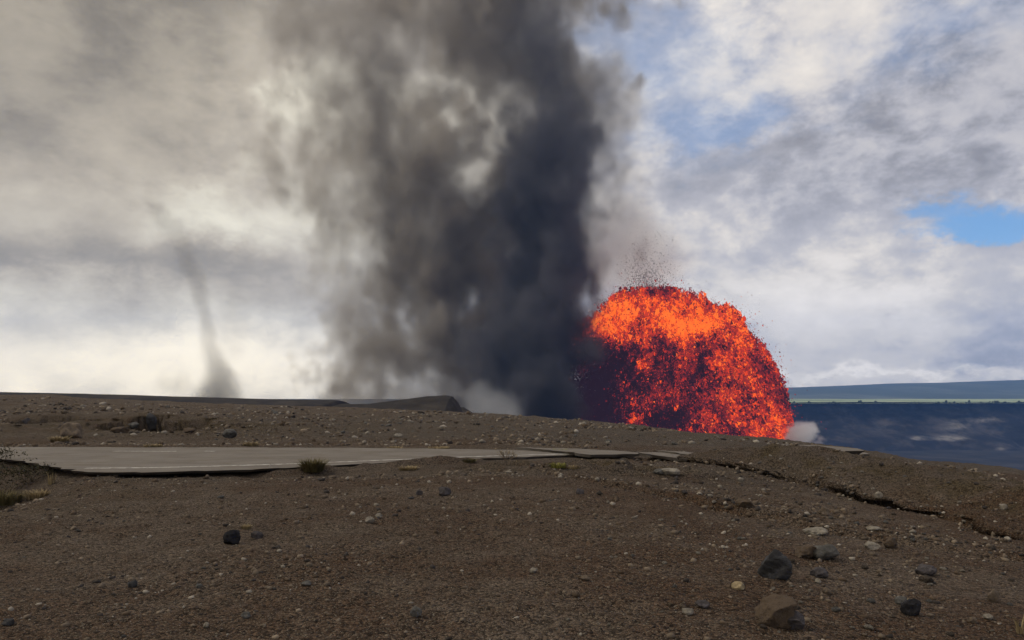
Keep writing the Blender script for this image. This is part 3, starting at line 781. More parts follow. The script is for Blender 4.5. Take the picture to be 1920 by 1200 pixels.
    Vv = np.empty((ne, 4, 3), np.float32); a = rng.uniform(0, 6.28, ne)
    for i, (px, py, pz) in enumerate(tetra):
        Vv[:, i, 0] = x + size * (px * np.cos(a) - py * np.sin(a)); Vv[:, i, 1] = y + size * (px * np.sin(a) + py * np.cos(a)); Vv[:, i, 2] = z + size * pz * 1.4
    m, N, b = mat('black_tephra', .9, .2); b.inputs['Base Color'].default_value = (.03, .017, .02, 1)
    me = mesh_np('tephra', Vv.reshape(-1, 3), (np.arange(ne)[:, None, None] * 4 + Fc[None]).reshape(-1, 3), [m])
    o = obj('tephra', me, root); o.location = -root.location; o['kind'] = 'stuff'


build_fountain()


# ------------------------------------------------------------------ haze
def build_haze():
    lo = np.array([-9500, -6500, -520.0]); hi = np.array([9500, 8200, 860.0])
    V = [(x, y, z) for x in (lo[0], hi[0]) for y in (lo[1], hi[1]) for z in (lo[2], hi[2])]
    me = mesh_np('haze', V, [(0, 1, 3, 2), (4, 6, 7, 5), (0, 4, 5, 1), (2, 3, 7, 6), (0, 2, 6, 4), (1, 5, 7, 3)], [smoke_material('thin_haze', (0.20, 0.43, 1.0), 7.0e-5, 0.0)])
    tag(obj('haze', me), 'thin blue haze in the air over the caldera', 'haze', None, 'stuff')


build_haze()


# ------------------------------------------------------------------ road and broken slabs
def asphalt_material():
    m, N, b = mat('ashy_asphalt', 0.9, 0.2)
    geo = N.n('ShaderNodeNewGeometry').outputs['Position']
    n1 = N.noise(geo, 0.8, 5, .6); n2 = N.noise(geo, 30, 3, .7); n3 = N.noise(N.v('MULTIPLY', geo, (.15, 1, 1)), 3.0, 3, .6)
    c = N.mix(N.ss(n1, .35, .65), (0.128, 0.111, 0.095), (0.160, 0.142, 0.123))
    c = N.mix(N.m('MULTIPLY', N.ss(n3, .5, .68), .5), c, (0.10, 0.085, 0.072))
    dust = N.noise(N.v('MULTIPLY', geo, (.5, 1.4, 1)), 1.6, 6, .65)
    c = N.mix(N.m('MULTIPLY', N.ss(dust, .52, .70), .8), c, (0.105, 0.082, 0.060))
    k = N.m('MULTIPLY_ADD', n2, .7, .65)
    sc = N.n('ShaderNodeVectorMath', operation='SCALE'); N.put(sc.inputs[0], c); N.put(sc.inputs['Scale'], k)
    N.put(b.inputs['Base Color'], sc.outputs[0]); bump(N, b, n2, .4, .01)
    return m


def paint_material():
    m, N, b = mat('worn_road_paint', 0.8, 0.2)
    geo = N.n('ShaderNodeNewGeometry').outputs['Position']
    n1 = N.noise(geo, 6, 5, .7)
    N.put(b.inputs['Base Color'], N.mix(N.ss(n1, .40, .60), (0.22, 0.20, 0.18), (0.50, 0.48, 0.45)))
    return m


ASPHALT = asphalt_material(); PAINT = paint_material()


def ragged(P, step, amp, seed):
    """resample a closed outline with small broken-edge wobble"""
    P = np.array(P, float); out = []
    r = np.random.default_rng(seed)
    for a, b in zip(P, np.roll(P, -1, 0)):
        n = max(1, int(np.linalg.norm(b - a) / step))
        for i in range(n):
            q = a + (b - a) * i / n
            if i: q = q + r.normal(0, amp, 2)
            out.append(q)
    return np.array(out)


def slab_mesh(name, outline, zf, thick, m, inset=0.0):
    """flat slab from an outline in the plan; the underside is drawn in a little, like a broken pavement edge"""
    n = len(outline)
    top = np.array([(x, y, zf(x, y)) for x, y in outline])
    c = top.mean(0); bot = top.copy(); bot[:, 2] -= thick
    dirs = c[None, :2] - bot[:, :2]; L = np.linalg.norm(dirs, axis=1, keepdims=True) + 1e-6
    bot[:, :2] += dirs / L * inset
    me = bpy.data.meshes.new(name)
    V = np.concatenate([top, bot]).tolist()
    faces = [list(range(n)), list(range(2 * n - 1, n - 1, -1))] + [[i, i + n, (i + 1) % n + n, (i + 1) % n] for i in range(n)]
    area = sum(top[i][0] * top[(i + 1) % n][1] - top[(i + 1) % n][0] * top[i][1] for i in range(n))
    if area < 0: faces = [f[::-1] for f in faces]
    me.from_pydata(V, [], faces); me.update(); me.materials.append(m)
    return me


NEAR = [(-260, 846), (-120, 852), (-30, 857), (20, 862), (60, 868), (110, 876), (165, 885), (300, 885), (440, 881), (570, 875.5), (700, 869), (800, 864), (900, 859.5), (1000, 855.8), (1085, 852.4)]
FARE = [(1090, 851), (1045, 848.5), (1000, 845.2), (960, 843.5), (900, 842.2), (760, 840.6), (640, 839.8), (450, 839), (300, 838.5), (150, 838), (10, 838), (-120, 837.5), (-260, 837.5)]


def road_pts(L):
    out = []
    for X, r in L:
        z = 0.0
        for _ in range(4):
            p = unproj(X, r, z); z = float(road_z(p[0]))
        out.append(p)
    return np.array(out)


def build_road():
    near, far = road_pts(NEAR), road_pts(FARE)
    # cross-strips so the surface can follow the slight fall of the road
    ol = ragged(np.concatenate([near[:, :2], far[:, :2]]), .28, .07, 3)
    me = slab_mesh('road', ol, lambda x, y: float(road_z(x)),   .07, ASPHALT, .14)
    road = tag(obj('road', me), kind='structure')

    def strip(name, pts, w, lift=.005):
        P = np.array(pts); n = len(P)
        T = np.gradient(P, axis=0); T /= np.linalg.norm(T, axis=1, keepdims=True)
        Nn = np.stack([-T[:, 1], T[:, 0]], 1)
        a, b = P + Nn * w / 2, P - Nn * w / 2
        V = np.concatenate([a, b]); V = np.column_stack([V, road_z(V[:, 0]) + lift])
        me = mesh_np(name, V, [(i, n + i, n + i + 1, i + 1) for i in range(n - 1)], [PAINT])
        return obj(name, me, road)
    line = road_pts([(X, r) for X, r in ((160, 878.2), (240, 877.6), (300, 876.8), (440, 873.2), (570, 869.2), (700, 863.8), (800, 859.8), (900, 856), (1000, 853), (1070, 851.3))])[:, :2]
    q = np.linspace(0, len(line) - 1, 60); line = np.stack([np.interp(q, np.arange(len(line)), line[:, i]) for i in (0, 1)], 1)
    strip('edge_line', line, .18)
    for a, b in ((213, 330), (384, 402)):
        c = road_pts([(a, 846.3), ((a + b) / 2, 846.4), (b, 846.5)])[:, :2]
        strip('centre_dash', c, .18, .0065)

    def slab(pts, z, thick, label, tilt=(0, 0), seed=1, inset=.1):
        P = np.array([unproj(X, r, z)[:2] for X, r in pts]); c = P.mean(0)
        ol = ragged(P, .22, .05, seed)
        zf = lambda x, y: z + (x - c[0]) * tilt[0] + (y - c[1]) * tilt[1]
        me = slab_mesh('asphalt_slab', ol, zf, thick, ASPHALT, inset)
        tag(obj('asphalt_slab', me), label, 'road slab', 'broken pieces of the old road')
    slab([(965, 839.0), (1040, 840.8), (1100, 841.6), (1150, 844), (1205, 848.0), (1195, 850.5), (1108, 852.4), (1062, 847.0), (1010, 842.6)], .03, .09, 'broken asphalt slab across the dark gap at the end of the main road', (-.008, .0), 4)
    slab([(1195, 849), (1240, 849.5), (1306, 855.5), (1290, 858.5), (1225, 853.5)], .06, .09, 'narrow tilted asphalt slab sticking up just past the road end', (-.02, .02), 5)
    slab([(1232, 845.8), (1300, 849), (1372, 855.5), (1350, 856.2), (1290, 852.2)], .05, .09, 'long thin asphalt slab lying behind the tilted one', (-.02, .01), 6)
    slab([(1390, 843.2), (1470, 843.5), (1478, 845.2), (1400, 846.2)], -.42, .12, 'flat pale asphalt strip left in the soil before the rim', (0, 0), 7)
    slab([(1440, 833.2), (1530, 834.4), (1608, 839.6), (1622, 844.5), (1570, 846.0), (1520, 841.0), (1450, 836.5)], -.54, .22, 'grey asphalt slab jutting out over the caldera rim', (-.012, .0), 8, .35)
    slab([(1560, 845.6), (1612, 846.0), (1632, 850.5), (1590, 852.0)], -.86, .2, 'small dark broken slab sunk under the jutting rim slab', (-.01, .03), 9)


build_road()


# ------------------------------------------------------------------ stones
import bmesh
_ICO = {}


def ico(sub):
    if sub not in _ICO:
        bm = bmesh.new(); bmesh.ops.create_icosphere(bm, subdivisions=sub, radius=1.0)
        bm.verts.ensure_lookup_table()
        V = np.array([v.co[:] for v in bm.verts]); Fc = np.array([[v.index for v in f.verts] for f in bm.faces]); bm.free()
        _ICO[sub] = (V, Fc)
    return _ICO[sub]


def rock_shape(seed, sub=3, cuts=9, rough=.10):
    r = np.random.default_rng(seed); V, Fc = ico(sub); V = V.copy()
    for _ in range(cuts):
        nrm = r.normal(size=3); nrm /= np.linalg.norm(nrm); off = r.uniform(.55, .92)
        V -= nrm[None] * np.maximum(V @ nrm - off, 0)[:, None] * .96
    o = r.uniform(0, 40)
    V *= (1 + rough * 2 * (fbm(V[:, 0] * 2.2 + o, V[:, 1] * 2.2, V[:, 2] * 2.2, 4, .6) - .5))[:, None]
    V *= (1 + rough * .6 * (fbm(V[:, 0] * 7 + o, V[:, 1] * 7, V[:, 2] * 7, 3, .6) - .5))[:, None]
    V -= (V.max(0) + V.min(0)) / 2; V /= (V.max(0) - V.min(0)) / 2
    return V, Fc


_RM = {}


def stone_material(c, cap=None):
    key = (c, cap)
    if key not in _RM:
        m, N, b = mat('stone', 0.92, 0.15)
        tcn = N.n('ShaderNodeTexCoord').outputs['Object']
        n1 = N.noise(tcn, 5, 5, .65); n2 = N.noise(tcn, 34, 4, .7)
        a = tuple(v * .62 for v in c); d = tuple(min(v * 1.35, 1) for v in c)
        col = N.mix(N.ss(n1, .36, .64), a, d)
        if cap:                                              # soil settled on the top
            nz = N.n('ShaderNodeSeparateXYZ'); N.put(nz.inputs[0], tcn)
            col = N.mix(N.ss(N.m('MULTIPLY_ADD', n1, .5, nz.outputs[2]), .10, .32), col, cap)
        k = N.m('MULTIPLY_ADD', n2, .8, .6)
        sc = N.n('ShaderNodeVectorMath', operation='SCALE'); N.put(sc.inputs[0], col); N.put(sc.inputs['Scale'], k)
        N.put(b.inputs['Base Color'], sc.outputs[0])
        bump(N, b, N.m('ADD', n1, N.m('MULTIPLY', n2, .5)), 1.0, .04)
        _RM[key] = m
    return _RM[key]


DK, GR, PALE, TAN, BRN, YEL, BLK, PUR = (.050, .049, .051), (.10, .095, .088), (.22, .195, .16), (.13, .10, .074), (.070, .056, .044), (.30, .235, .14), (.022, .021, .024), (.07, .062, .064)


def place_rock(name, X, row, wpx, hpx, col, label, seed, cat='rock', group=None, depth=.85, cap=None, sub=3, rough=.10, sink=.18, cuts=9):
    p = unproj(X, row); d = p[1]; p[0] -= lip_shift(p[:1], p[1:2])[0]
    w, h = wpx * d / F, hpx * d / F
    V, Fc = rock_shape(seed, sub, cuts, rough)
    hh = h / (1 - sink * .5)
    V = V * np.array([w / 2, w * depth / 2, hh / 2]); V[:, 2] += hh / 2 * (1 - sink)
    me = mesh_np(name, V, Fc, [stone_material(col, cap)], False)
    o = obj(name, me, None, (p[0], p[1] + w * depth * .25, p[2]))
    return tag(o, label, cat, group)


SOILC = (.085, .062, .044)
HERO = [
    ('boulder', 1455, 1086, 60, 55, DK, 'dark grey pointed boulder standing alone in the right foreground', None),
    ('boulder', 1460, 1176, 76, 56, BRN, 'largest brown boulder, soil topped and half buried, at the bottom edge', SOILC),
    ('rock', 1490, 1182, 44, 34, PUR, 'dark purplish rock leaning on the largest brown boulder', None),
    ('rock', 1515, 1047, 42, 24, BRN, 'low brown rock half buried beside a grey one behind the pointed boulder', SOILC),
    ('rock', 1549, 1051, 52, 30, GR, 'low grey rock right of the half buried brown one', None),
    ('rock', 1864, 1129, 24, 24, TAN, 'round tan stone standing near the right edge', None),
    ('rock', 1712, 1154, 40, 32, BLK, 'knobbly black rock with pale lumps on top, right foreground', None),
    ('rock', 1704, 1133, 16, 10, YEL, 'pale yellow lump resting on top of the knobbly black rock', None),
    ('rock', 1691, 1134, 22, 16, GR, 'small grey stone just left of the knobbly black rock', None),
    ('rock', 1532, 1003, 42, 13, PALE, 'long flat pale stone lying above the pair of low rocks', None),
    ('rock', 1637, 1031, 30, 14, PALE, 'pale elongated stone right of the low grey rock', None),
    ('rock', 1672, 1028, 28, 22, BRN, 'round soil coloured hump of rock beside the pale elongated stone', SOILC),
    ('rock', 1386, 1106, 26, 15, YEL, 'yellowish wedge of stone left of and below the pointed boulder', None),
    ('rock', 1538, 1083, 32, 18, PUR, 'dark low stone just right of the pointed boulder', None),
    ('rock', 1740, 1079, 44, 18, PUR, 'flat dark purplish stone in the open soil on the right', None),
    ('rock', 1553, 1114, 18, 12, TAN, 'tan wedge stone right of the boulders', None),
    ('rock', 1534, 1094, 12, 9, PALE, 'small bright stone below the dark low stone', None),
    ('rock', 1318, 1141, 28, 14, PUR, 'dark flat stone left of the largest brown boulder', None),
    ('rock', 1291, 1153, 22, 12, PALE, 'pale stone just left of the dark flat one near the bottom', None),
    ('rock', 1397, 951, 32, 15, TAN, 'tan humped stone on the rubbly ledge', SOILC),
    ('rock', 1547, 966, 20, 16, TAN, 'upright tan stone on the ledge nearer the crack', None),
    ('rock', 1255, 891, 44, 12, PALE, 'pale flat rock over the little hollow before the road slabs', None),
    ('rock', 1236, 889, 22, 10, GR, 'grey rock left of the pale flat rock at the little hollow', None),
    ('rock', 433, 1021, 34, 28, BLK, 'jagged black rock in the left foreground by the straw tuft', None),
    ('rock', 480, 1010, 24, 14, PUR, 'low greyish stone right of the jagged black rock', None),
    ('boulder', 129, 822, 44, 30, TAN, 'big tan boulder resting on the bank beyond the road at left', None),
    ('rock', 429, 822, 26, 18, GR, 'bluish grey rock beyond the road right of the collapse pit', None),
    ('rock', 281, 806, 22, 30, DK, 'upright bluish black block inside the collapse pit', None),
    ('rock', 248, 803, 26, 12, GR, 'grey debris rock on the left slope of the collapse pit', None),
    ('rock', 222, 812, 30, 12, BRN, 'brown rubble heap left of the collapse pit', SOILC),
    ('rock', 352, 812, 26, 10, TAN, 'tan lump on the right lip of the collapse pit', SOILC),
    ('rock', 48, 795, 18, 12, PUR, 'small dark block under the overhang at the far left', None),
    ('rock', 834, 929, 24, 16, PUR, 'dark purplish block in the middle ground, larger of two', None),
    ('rock', 786, 928, 14, 9, PUR, 'smaller dark purplish stone left of the dark block', None),
    ('rock', 770, 936, 13, 5, DK, 'tiny flat dark stone in front of the two purplish ones', None),
    ('rock', 1088, 927, 16, 11, PUR, 'squarish dark stone below the broken road end', None),
    ('rock', 693, 980, 18, 11, PALE, 'pale stone in the middle foreground, nearer of a pair', None),
    ('rock', 709, 971, 13, 8, PALE, 'pale stone just behind its nearer partner in the middle foreground', None),
    ('rock', 780, 1156, 22, 18, GR, 'grey lump near the bottom middle of the picture', None),
    ('rock', 1001, 1075, 16, 10, PALE, 'single pale stone in the lower middle soil', None),
    ('rock', 1098, 1088, 20, 9, TAN, 'flat tan stone right of the single pale stone', None),
    ('rock', 246, 1102, 18, 13, DK, 'small dark stone in the lower left soil', None),
    ('rock', 372, 1103, 15, 9, GR, 'grey stone right of the small dark stone lower left', None),
    ('rock', 460, 1160, 18, 12, GR, 'grey stone near the bottom edge left of centre', None),
    ('rock', 385, 1178, 12, 11, PALE, 'small pale stone at the bottom edge lower left', None),
    ('rock', 12, 1174, 22, 13, DK, 'dark stone at the bottom left corner', None),
    ('rock', 573, 1098, 20, 8, GR, 'broken grey chip of stone lower left of centre', None),
    ('rock', 1390, 905, 12, 10, PALE, 'pale stone at the head of the long crack', None),
    ('rock', 1699, 934, 15, 12, PALE, 'pale round stone on the olive bank above the crack', None),
    ('rock', 1905, 957, 14, 12, PALE, 'pale stone high on the bank at the right edge', None),
    ('rock', 1640, 995, 26, 8, PALE, 'thin pale chip below the crack on the right', None),
    ('rock', 1855, 1162, 18, 10, PALE, 'bright flat stone low in the right corner', None),
    ('rock', 1826, 1168, 16, 11, TAN, 'tan stone left of the bright flat one in the right corner', None),
]
for i, (nm, X, r, w, h, c, lab, cap) in enumerate(HERO):
    place_rock(nm, X, r, w, h, c, lab, 100 + i * 7, 'boulder' if nm == 'boulder' else 'rock', None, .85, cap, 4 if w > 28 else 3, .25, .30)

# loose stones: shared shapes, one object each; each is named by its colour and the landmark it lies nearest to
_SM = [rock_shape(900 + k, 2, 7, .14) for k in range(8)]
_SMESH = {}; LOOSE = []
TONE = {PALE: 'pale', TAN: 'tan', GR: 'grey', BRN: 'brown', PUR: 'dark purplish'}
MARKS = [(1455, 1060, 'the pointed dark boulder'), (1462, 1150, 'the largest brown boulder'), (1530, 1035, 'the low grey rock'), (1864, 1118, 'the round tan stone'), (1712, 1140, 'the knobbly black rock'),
         (1532, 998, 'the long flat pale stone'), (1637, 1024, 'the pale elongated stone'), (1386, 1098, 'the yellowish wedge stone'), (1740, 1070, 'the flat dark stone'), (1318, 1135, 'the dark flat stone near the bottom'),
         (1397, 945, 'the tan hump on the ledge'), (1547, 960, 'the upright tan stone on the ledge'), (1255, 886, 'the pale rock at the little hollow'), (433, 1008, 'the jagged black rock'), (129, 808, 'the big tan boulder beyond the road'),
         (429, 813, 'the bluish grey rock beyond the road'), (834, 922, 'the dark purplish block'), (1088, 922, 'the squarish dark stone'), (700, 974, 'the pair of pale stones'), (780, 1148, 'the grey lump at bottom middle'),
         (1001, 1070, 'the single pale stone lower middle'), (246, 1096, 'the small dark stone lower left'), (460, 1154, 'the grey stone near the bottom edge'), (1390, 900, 'the head of the long crack'), (1699, 928, 'the pale round stone on the bank'),
         (1905, 950, 'the pale stone high on the bank'), (1855, 1156, 'the bright flat stone in the corner'), (590, 865, 'the olive grass clump'), (950, 850, 'the dry shrub'), (1570, 840, 'the slab jutting over the rim'),
         (1130, 846, 'the slab at the road end'), (822, 838, 'the long straw tuft'), (740, 838, 'the smaller straw tuft'), (840, 755, 'the dark hill'), (280, 795, 'the collapse pit'), (640, 752, 'the end of the far ridge'),
         (1280, 815, 'the foot of the lava fountain'), (1000, 780, 'the foot of the dark ash column'), (96, 890, 'the dead stems'), (765, 874, 'the flattened straw grass')]


def loose_stone(X, row, wpx, col, group, r):
    k = int(r.integers(0, 8)); key = (k, col)
    if key not in _SMESH:
        V, Fc = _SM[k]; _SMESH[key] = mesh_np('stone', V * np.array([.5, .42, .30]), Fc, [stone_material(col)], False)
    p = unproj(X, row)
    if 16.6 < p[1] < 26 and -15 < p[0] < 4.5: return
    p[0] -= lip_shift(p[:1], p[1:2])[0]
    o = bpy.data.objects.new('stone', _SMESH[key]); w = wpx * p[1] / F
    o.location = (p[0], p[1], p[2] + w * .10); o.scale = (w, w, w * r.uniform(.7, 1.2)); o.rotation_euler = (r.normal(0, .2), r.normal(0, .2), r.uniform(0, 6.28))
    link(o); tag(o, None, 'stone', group); LOOSE.append((o, X, row, col))


r = np.random.default_rng(21)
for _ in range(85):
    X = 1120 + 800 * r.random() ** .8; row = 1010 + 185 * r.random()
    loose_stone(X, row, r.lognormal(math.log(10), .35), [PALE, PALE, TAN, GR, BRN][r.integers(0, 5)], 'loose stones of the right foreground', r)
for _ in range(50):
    loose_stone(1120 + 700 * r.random(), 930 + 75 * r.random(), r.uniform(5, 11), [PALE, TAN, GR, BRN][r.integers(0, 4)], 'loose stones along the ledge', r)
for _ in range(60):
    loose_stone(1150 * r.random(), 930 + 265 * r.random(), r.lognormal(math.log(7), .3), [PALE, TAN, GR, PUR, BRN][r.integers(0, 5)], 'loose stones of the left and middle foreground', r)
for _ in range(34):
    X = 1460 + 460 * r.random(); base = np.interp(X, [1460, 1620, 1920], [850, 872, 915])
    loose_stone(X, base + 55 * r.random(), r.uniform(4, 9), [PALE, TAN, GR][r.integers(0, 3)], 'loose stones on the right bank', r)
for _ in range(70):
    X = 250 + 1050 * r.random(); top = np.interp(X, [0, 640, 900, 1100, 1300], [752, 764, 782, 800, 824])
    loose_stone(X, top + (834 - top) * r.random() ** .9, r.lognormal(math.log(6.5), .4), [PALE, GR, TAN, GR][r.integers(0, 4)], 'stones on the slope beyond the road', r)
_by = {}
for o, X, row, col in LOOSE:
    dist, mX, mR, nm = min((math.hypot((X - a) / 1.4, (row - b) * 1.6), a, b, n) for a, b, n in MARKS)
    ax, ar = (X - mX) / 1.4, (row - mR) * 1.6
    rel = ('right of' if ax > 0 else 'left of') if abs(ax) > abs(ar) else ('in front of' if ar > 0 else 'behind')
    _by.setdefault((TONE[col], rel, nm), []).append((dist, o))
_ORD = ['', 'second ', 'third ', 'fourth ', 'fifth ', 'sixth ', 'seventh ', 'eighth ', 'ninth ', 'tenth ']
for (tone, rel, nm), L_ in _by.items():
    L_.sort(key=lambda q: q[0])
    for i, (dd, o) in enumerate(L_):
        o['label'] = f"{tone} loose stone {rel} {nm}" if len(L_) == 1 else f"{_ORD[i]}nearest {tone} loose stone {rel} {nm}"


# ------------------------------------------------------------------ gravel: far too many to count
def build_gravel():
    r = np.random.default_rng(33)
    n = 150000
    t = r.uniform(-.80, .80, n); q = np.exp(r.uniform(np.log(7.5), np.log(100), n)); y = q - 4; x = t * (y + 4)
    X = 960 + F * x / y
    keepm = (y < crest_range(X) * 1.02) & ~((y > 17.0) & (y < 25.6) & (x > -15.5) & (x < 2.4))
    patch = fb2(x, y, 2.2, 3, 4.0)
    yl = np.interp(x, [0.6, 2.2, 3.6, 4.8, 6.0, 7.5], [16.3, 13.4, 11.8, 10.7, 9.9, 9.2])
    ledge = np.exp(-((y - yl - .3) / .5) ** 2) * (x > .4) * (x < 8)
    xc = np.interp(y, CRACK_Y, CRACK_X); crk = np.exp(-((x - xc + .1) / .35) ** 2) * (y > 8) * (y < 21)
    far = y > 26
    edge = np.exp(-((y - 26.2) / .35) ** 2) * (x < 3)
    pf = fb2(x, y, 7.0, 4, 14.0)
    verge = edge
    prob = np.clip(np.where(far, .10 + 1.9 * pf + 1.2 * patch, .36 + 1.7 * patch + .5 * pf) + .9 * ledge + .6 * crk + 1.2 * edge, .03, 1)
    keepm &= r.random(n) < prob
    x, y, patch, ledge, crk, far, edge = [a[keepm] for a in (x, y, patch, ledge, crk, far, edge)]
    n = len(x)
    z = ground_z(x, y); x = x - lip_shift(x, y)
    px = r.lognormal(math.log(2.1), .74, n) * (1 + .9 * ledge + .8 * crk + .3 * far + .5 * edge)       # about how many photo pixels across
    s = np.clip(px, .9, 13) * (y + 2) / F * .5
    base = np.array([(.26, .23, .19), (.17, .135, .10), (.125, .098, .074), (.085, .062, .044), (.042, .036, .033)])
    w = np.where(far[:, None], np.array([.13, .27, .28, .20, .12])[None], np.array([.10, .20, .28, .26, .16])[None])
    w = np.where((ledge + crk)[:, None] > .4, np.array([.08, .16, .24, .30, .22])[None], w)
    cum = np.cumsum(w, 1); ci = (r.random(n)[:, None] > cum).sum(1).clip(0, 4)
    C = base[ci] * r.uniform(.7, 1.25, n)[:, None]
    m, N, b = mat('gravel_stone', .93, .12)
    N.put(b.inputs['Base Color'], attr(N, 'tone'))
    octv = np.array([(1, 0, 0), (-1, 0, 0), (0, 1, 0), (0, -1, 0), (0, 0, .6), (0, 0, -1)], float)
    of = np.array([(0, 2, 4), (2, 1, 4), (1, 3, 4), (3, 0, 4), (2, 0, 5), (1, 2, 5), (3, 1, 5), (0, 3, 5)])
    parts = []; k0 = 0; Cs = []
    big = px > 3.0
    for sel, (sv, sf), jit in ((~big, (octv, of), .20), (big, ico(1), .16)):
        q = np.nonzero(sel)[0]; c = len(q); nv = len(sv)
        V = sv[None] * r.uniform(.75, 1.2, (c, nv, 1)) + r.normal(0, jit, (c, nv, 3))
        for _ in range(2):                                    # knock a flat face or two off each
            nr = r.normal(size=(c, 3)); nr /= np.linalg.norm(nr, axis=1, keepdims=True)
            V = V - nr[:, None, :] * np.maximum(np.einsum('nki,ni->nk', V, nr) - .55, 0)[..., None]
        a = r.uniform(0, 6.28, c); el_ = r.uniform(.6, 1, c)
        vx = V[..., 0] * np.cos(a)[:, None] - V[..., 1] * (np.sin(a) * el_)[:, None]; vy = V[..., 0] * np.sin(a)[:, None] + V[..., 1] * (np.cos(a) * el_)[:, None]
        sz = s[q][:, None]
        parts.append((np.stack([x[q][:, None] + vx * sz, y[q][:, None] + vy * sz, z[q][:, None] + (V[..., 2] * .68 + .16) * sz], -1).reshape(-1, 3), (np.arange(c)[:, None, None] * nv + sf[None]).reshape(-1, 3) + k0))
        k0 += c * nv; Cs.append(np.repeat(C[q], nv, 0))
    me = mesh_np('gravel', np.concatenate([p[0] for p in parts]), np.concatenate([p[1] for p in parts]), [m])
    attr_color(me, 'tone', np.concatenate(Cs))
    tag(obj('gravel', me), 'fine brown and pale gravel strewn over the soil', 'gravel', None, 'stuff')


build_gravel()


# ------------------------------------------------------------------ plants
def leaf_material(name, c1, c2):
    m, N, b = mat(name, .8, .15)
    t = attr(N, 'tone', 'Fac')
    N.put(b.inputs['Base Color'], N.mix(t, c1, c2))
    return m


OLIVE = leaf_material('olive_leaves', (.060, .052, .022), (.19, .15, .065))
GREEN = leaf_material('dark_leaves', (.026, .022, .014), (.065, .060, .030))
STRAW = leaf_material('straw_blades', (.20, .155, .085), (.40, .31, .17))
YGREEN = leaf_material('yellow_green_blades', (.13, .13, .03), (.33, .30, .08))
TWIG = leaf_material('dry_twigs', (.085, .065, .05), (.22, .17, .12))


def blades(name, w, h, n, m, seed, lean=.6, bw=.012, flat=1.0):
    """tuft of tapering, bent blades"""
    r = np.random.default_rng(seed); V = []; T = []; Fs = []
    for i in range(n):
        a = r.uniform(0, 6.28); rad = w * .5 * math.sqrt(r.random()) * .7
        bx, by = rad * math.cos(a), rad * math.sin(a) * .8
        oa = a + r.normal(0, .7); L = h * r.uniform(.45, 1.08); ln = lean * r.uniform(.2, 1.1) * h * flat
        ex, ey = math.cos(oa), math.sin(oa); sx, sy = -ey * bw, ex * bw
        k = len(V); tone = r.random()
        for f, ww in ((0, 1), (.5, .8), (1, .12)):
            px, py, pz = bx + ex * ln * f ** 1.8, by + ey * ln * f ** 1.8, L * (f - .18 * f * f) - .01
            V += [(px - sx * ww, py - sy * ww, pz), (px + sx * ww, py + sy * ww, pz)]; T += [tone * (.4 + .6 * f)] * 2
        Fs += [(k, k + 1, k + 3, k + 2), (k + 2, k + 3, k + 5, k + 4)]
    me = mesh_np(name, V, Fs, [m]); attr_float(me, 'tone', T)
    return me


def twigs(name, w, h, n, seed, m=TWIG, th=.008):
    """forking bare twigs; returns mesh and tip positions"""
    r = np.random.default_rng(seed); V = []; Fs = []; T = []; tips = []

    def seg(a, b, ra, rb):
        a, b = np.array(a), np.array(b); ax = b - a; ax = ax / (np.linalg.norm(ax) + 1e-9)
        s = np.cross(ax, (0, 0, 1) if abs(ax[2]) < .9 else (1, 0, 0)); s /= np.linalg.norm(s); u = np.cross(ax, s); k = len(V); tone = r.random()
        for q in range(3):
            c, d = math.cos(q * 2.094), math.sin(q * 2.094); o = s * c + u * d
            V.append(tuple(a + o * ra)); V.append(tuple(b + o * rb)); T.extend([tone, tone])
        for q in range(3):
            i, j = k + 2 * q, k + 2 * ((q + 1) % 3); Fs.append((i, j, j + 1, i + 1))

    def grow(p, d, L, rad, lev):
        q = p + d * L; seg(p, q, rad, rad * .65)
        if lev == 0: tips.append(q); return
        for _ in range(r.integers(2, 4)):
            e = d + r.normal(0, .38, 3); e[2] = abs(e[2]) * .9 + .1; e /= np.linalg.norm(e); grow(q, e, L * r.uniform(.6, .85), rad * .65, lev - 1)
    for _ in range(n):
        a = r.uniform(0, 6.28); d = np.array([math.cos(a) * .55 * w / h, math.sin(a) * .45 * w / h, 1]); d /= np.linalg.norm(d)
        grow(np.array([r.normal(0, w * .05), r.normal(0, w * .05), -.02]), d, h * .36, th, 2)
    me = mesh_np(name, V, Fs, [m]); attr_float(me, 'tone', T)
    return me, np.array(tips)


def leaves(name, w, h, n, m, seed, size, tips=None):
    r = np.random.default_rng(seed); V = []; Fs = []; T = []
    cl = r.normal(0, 1, (14, 3)) * np.array([w * .28, w * .22, h * .22]) + np.array([0, 0, h * .55])
    for i in range(n):
        c = cl[r.integers(0, 14)] if tips is None or r.random() < .3 else tips[r.integers(0, len(tips))]
        p = c + r.normal(0, 1, 3) * np.array([w * .09, w * .09, h * .09]); p[2] = max(p[2], .01)
        a, bq = r.normal(0, 1, 3), r.normal(0, 1, 3); a /= np.linalg.norm(a); bq = np.cross(a, bq); bq /= np.linalg.norm(bq) + 1e-9
        s = size * r.uniform(.6, 1.4); k = len(V)
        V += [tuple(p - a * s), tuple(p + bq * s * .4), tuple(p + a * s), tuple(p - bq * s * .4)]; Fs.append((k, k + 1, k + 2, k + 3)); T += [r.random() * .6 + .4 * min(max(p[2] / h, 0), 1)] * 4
    me = mesh_np(name, V, Fs, [m]); attr_float(me, 'tone', T)
    return me


def tuft(X, row, wpx, hpx, m, label, seed, n=160, name='grass_tuft', cat='grass', lean=.6):
    p = unproj(X, row); w, h = wpx * p[1] / F, hpx * p[1] / F
    me = blades(name, w, h, n, m, seed, lean, max(.006, .0006 * p[1]))
    return tag(obj(name, me, None, p), label, cat)


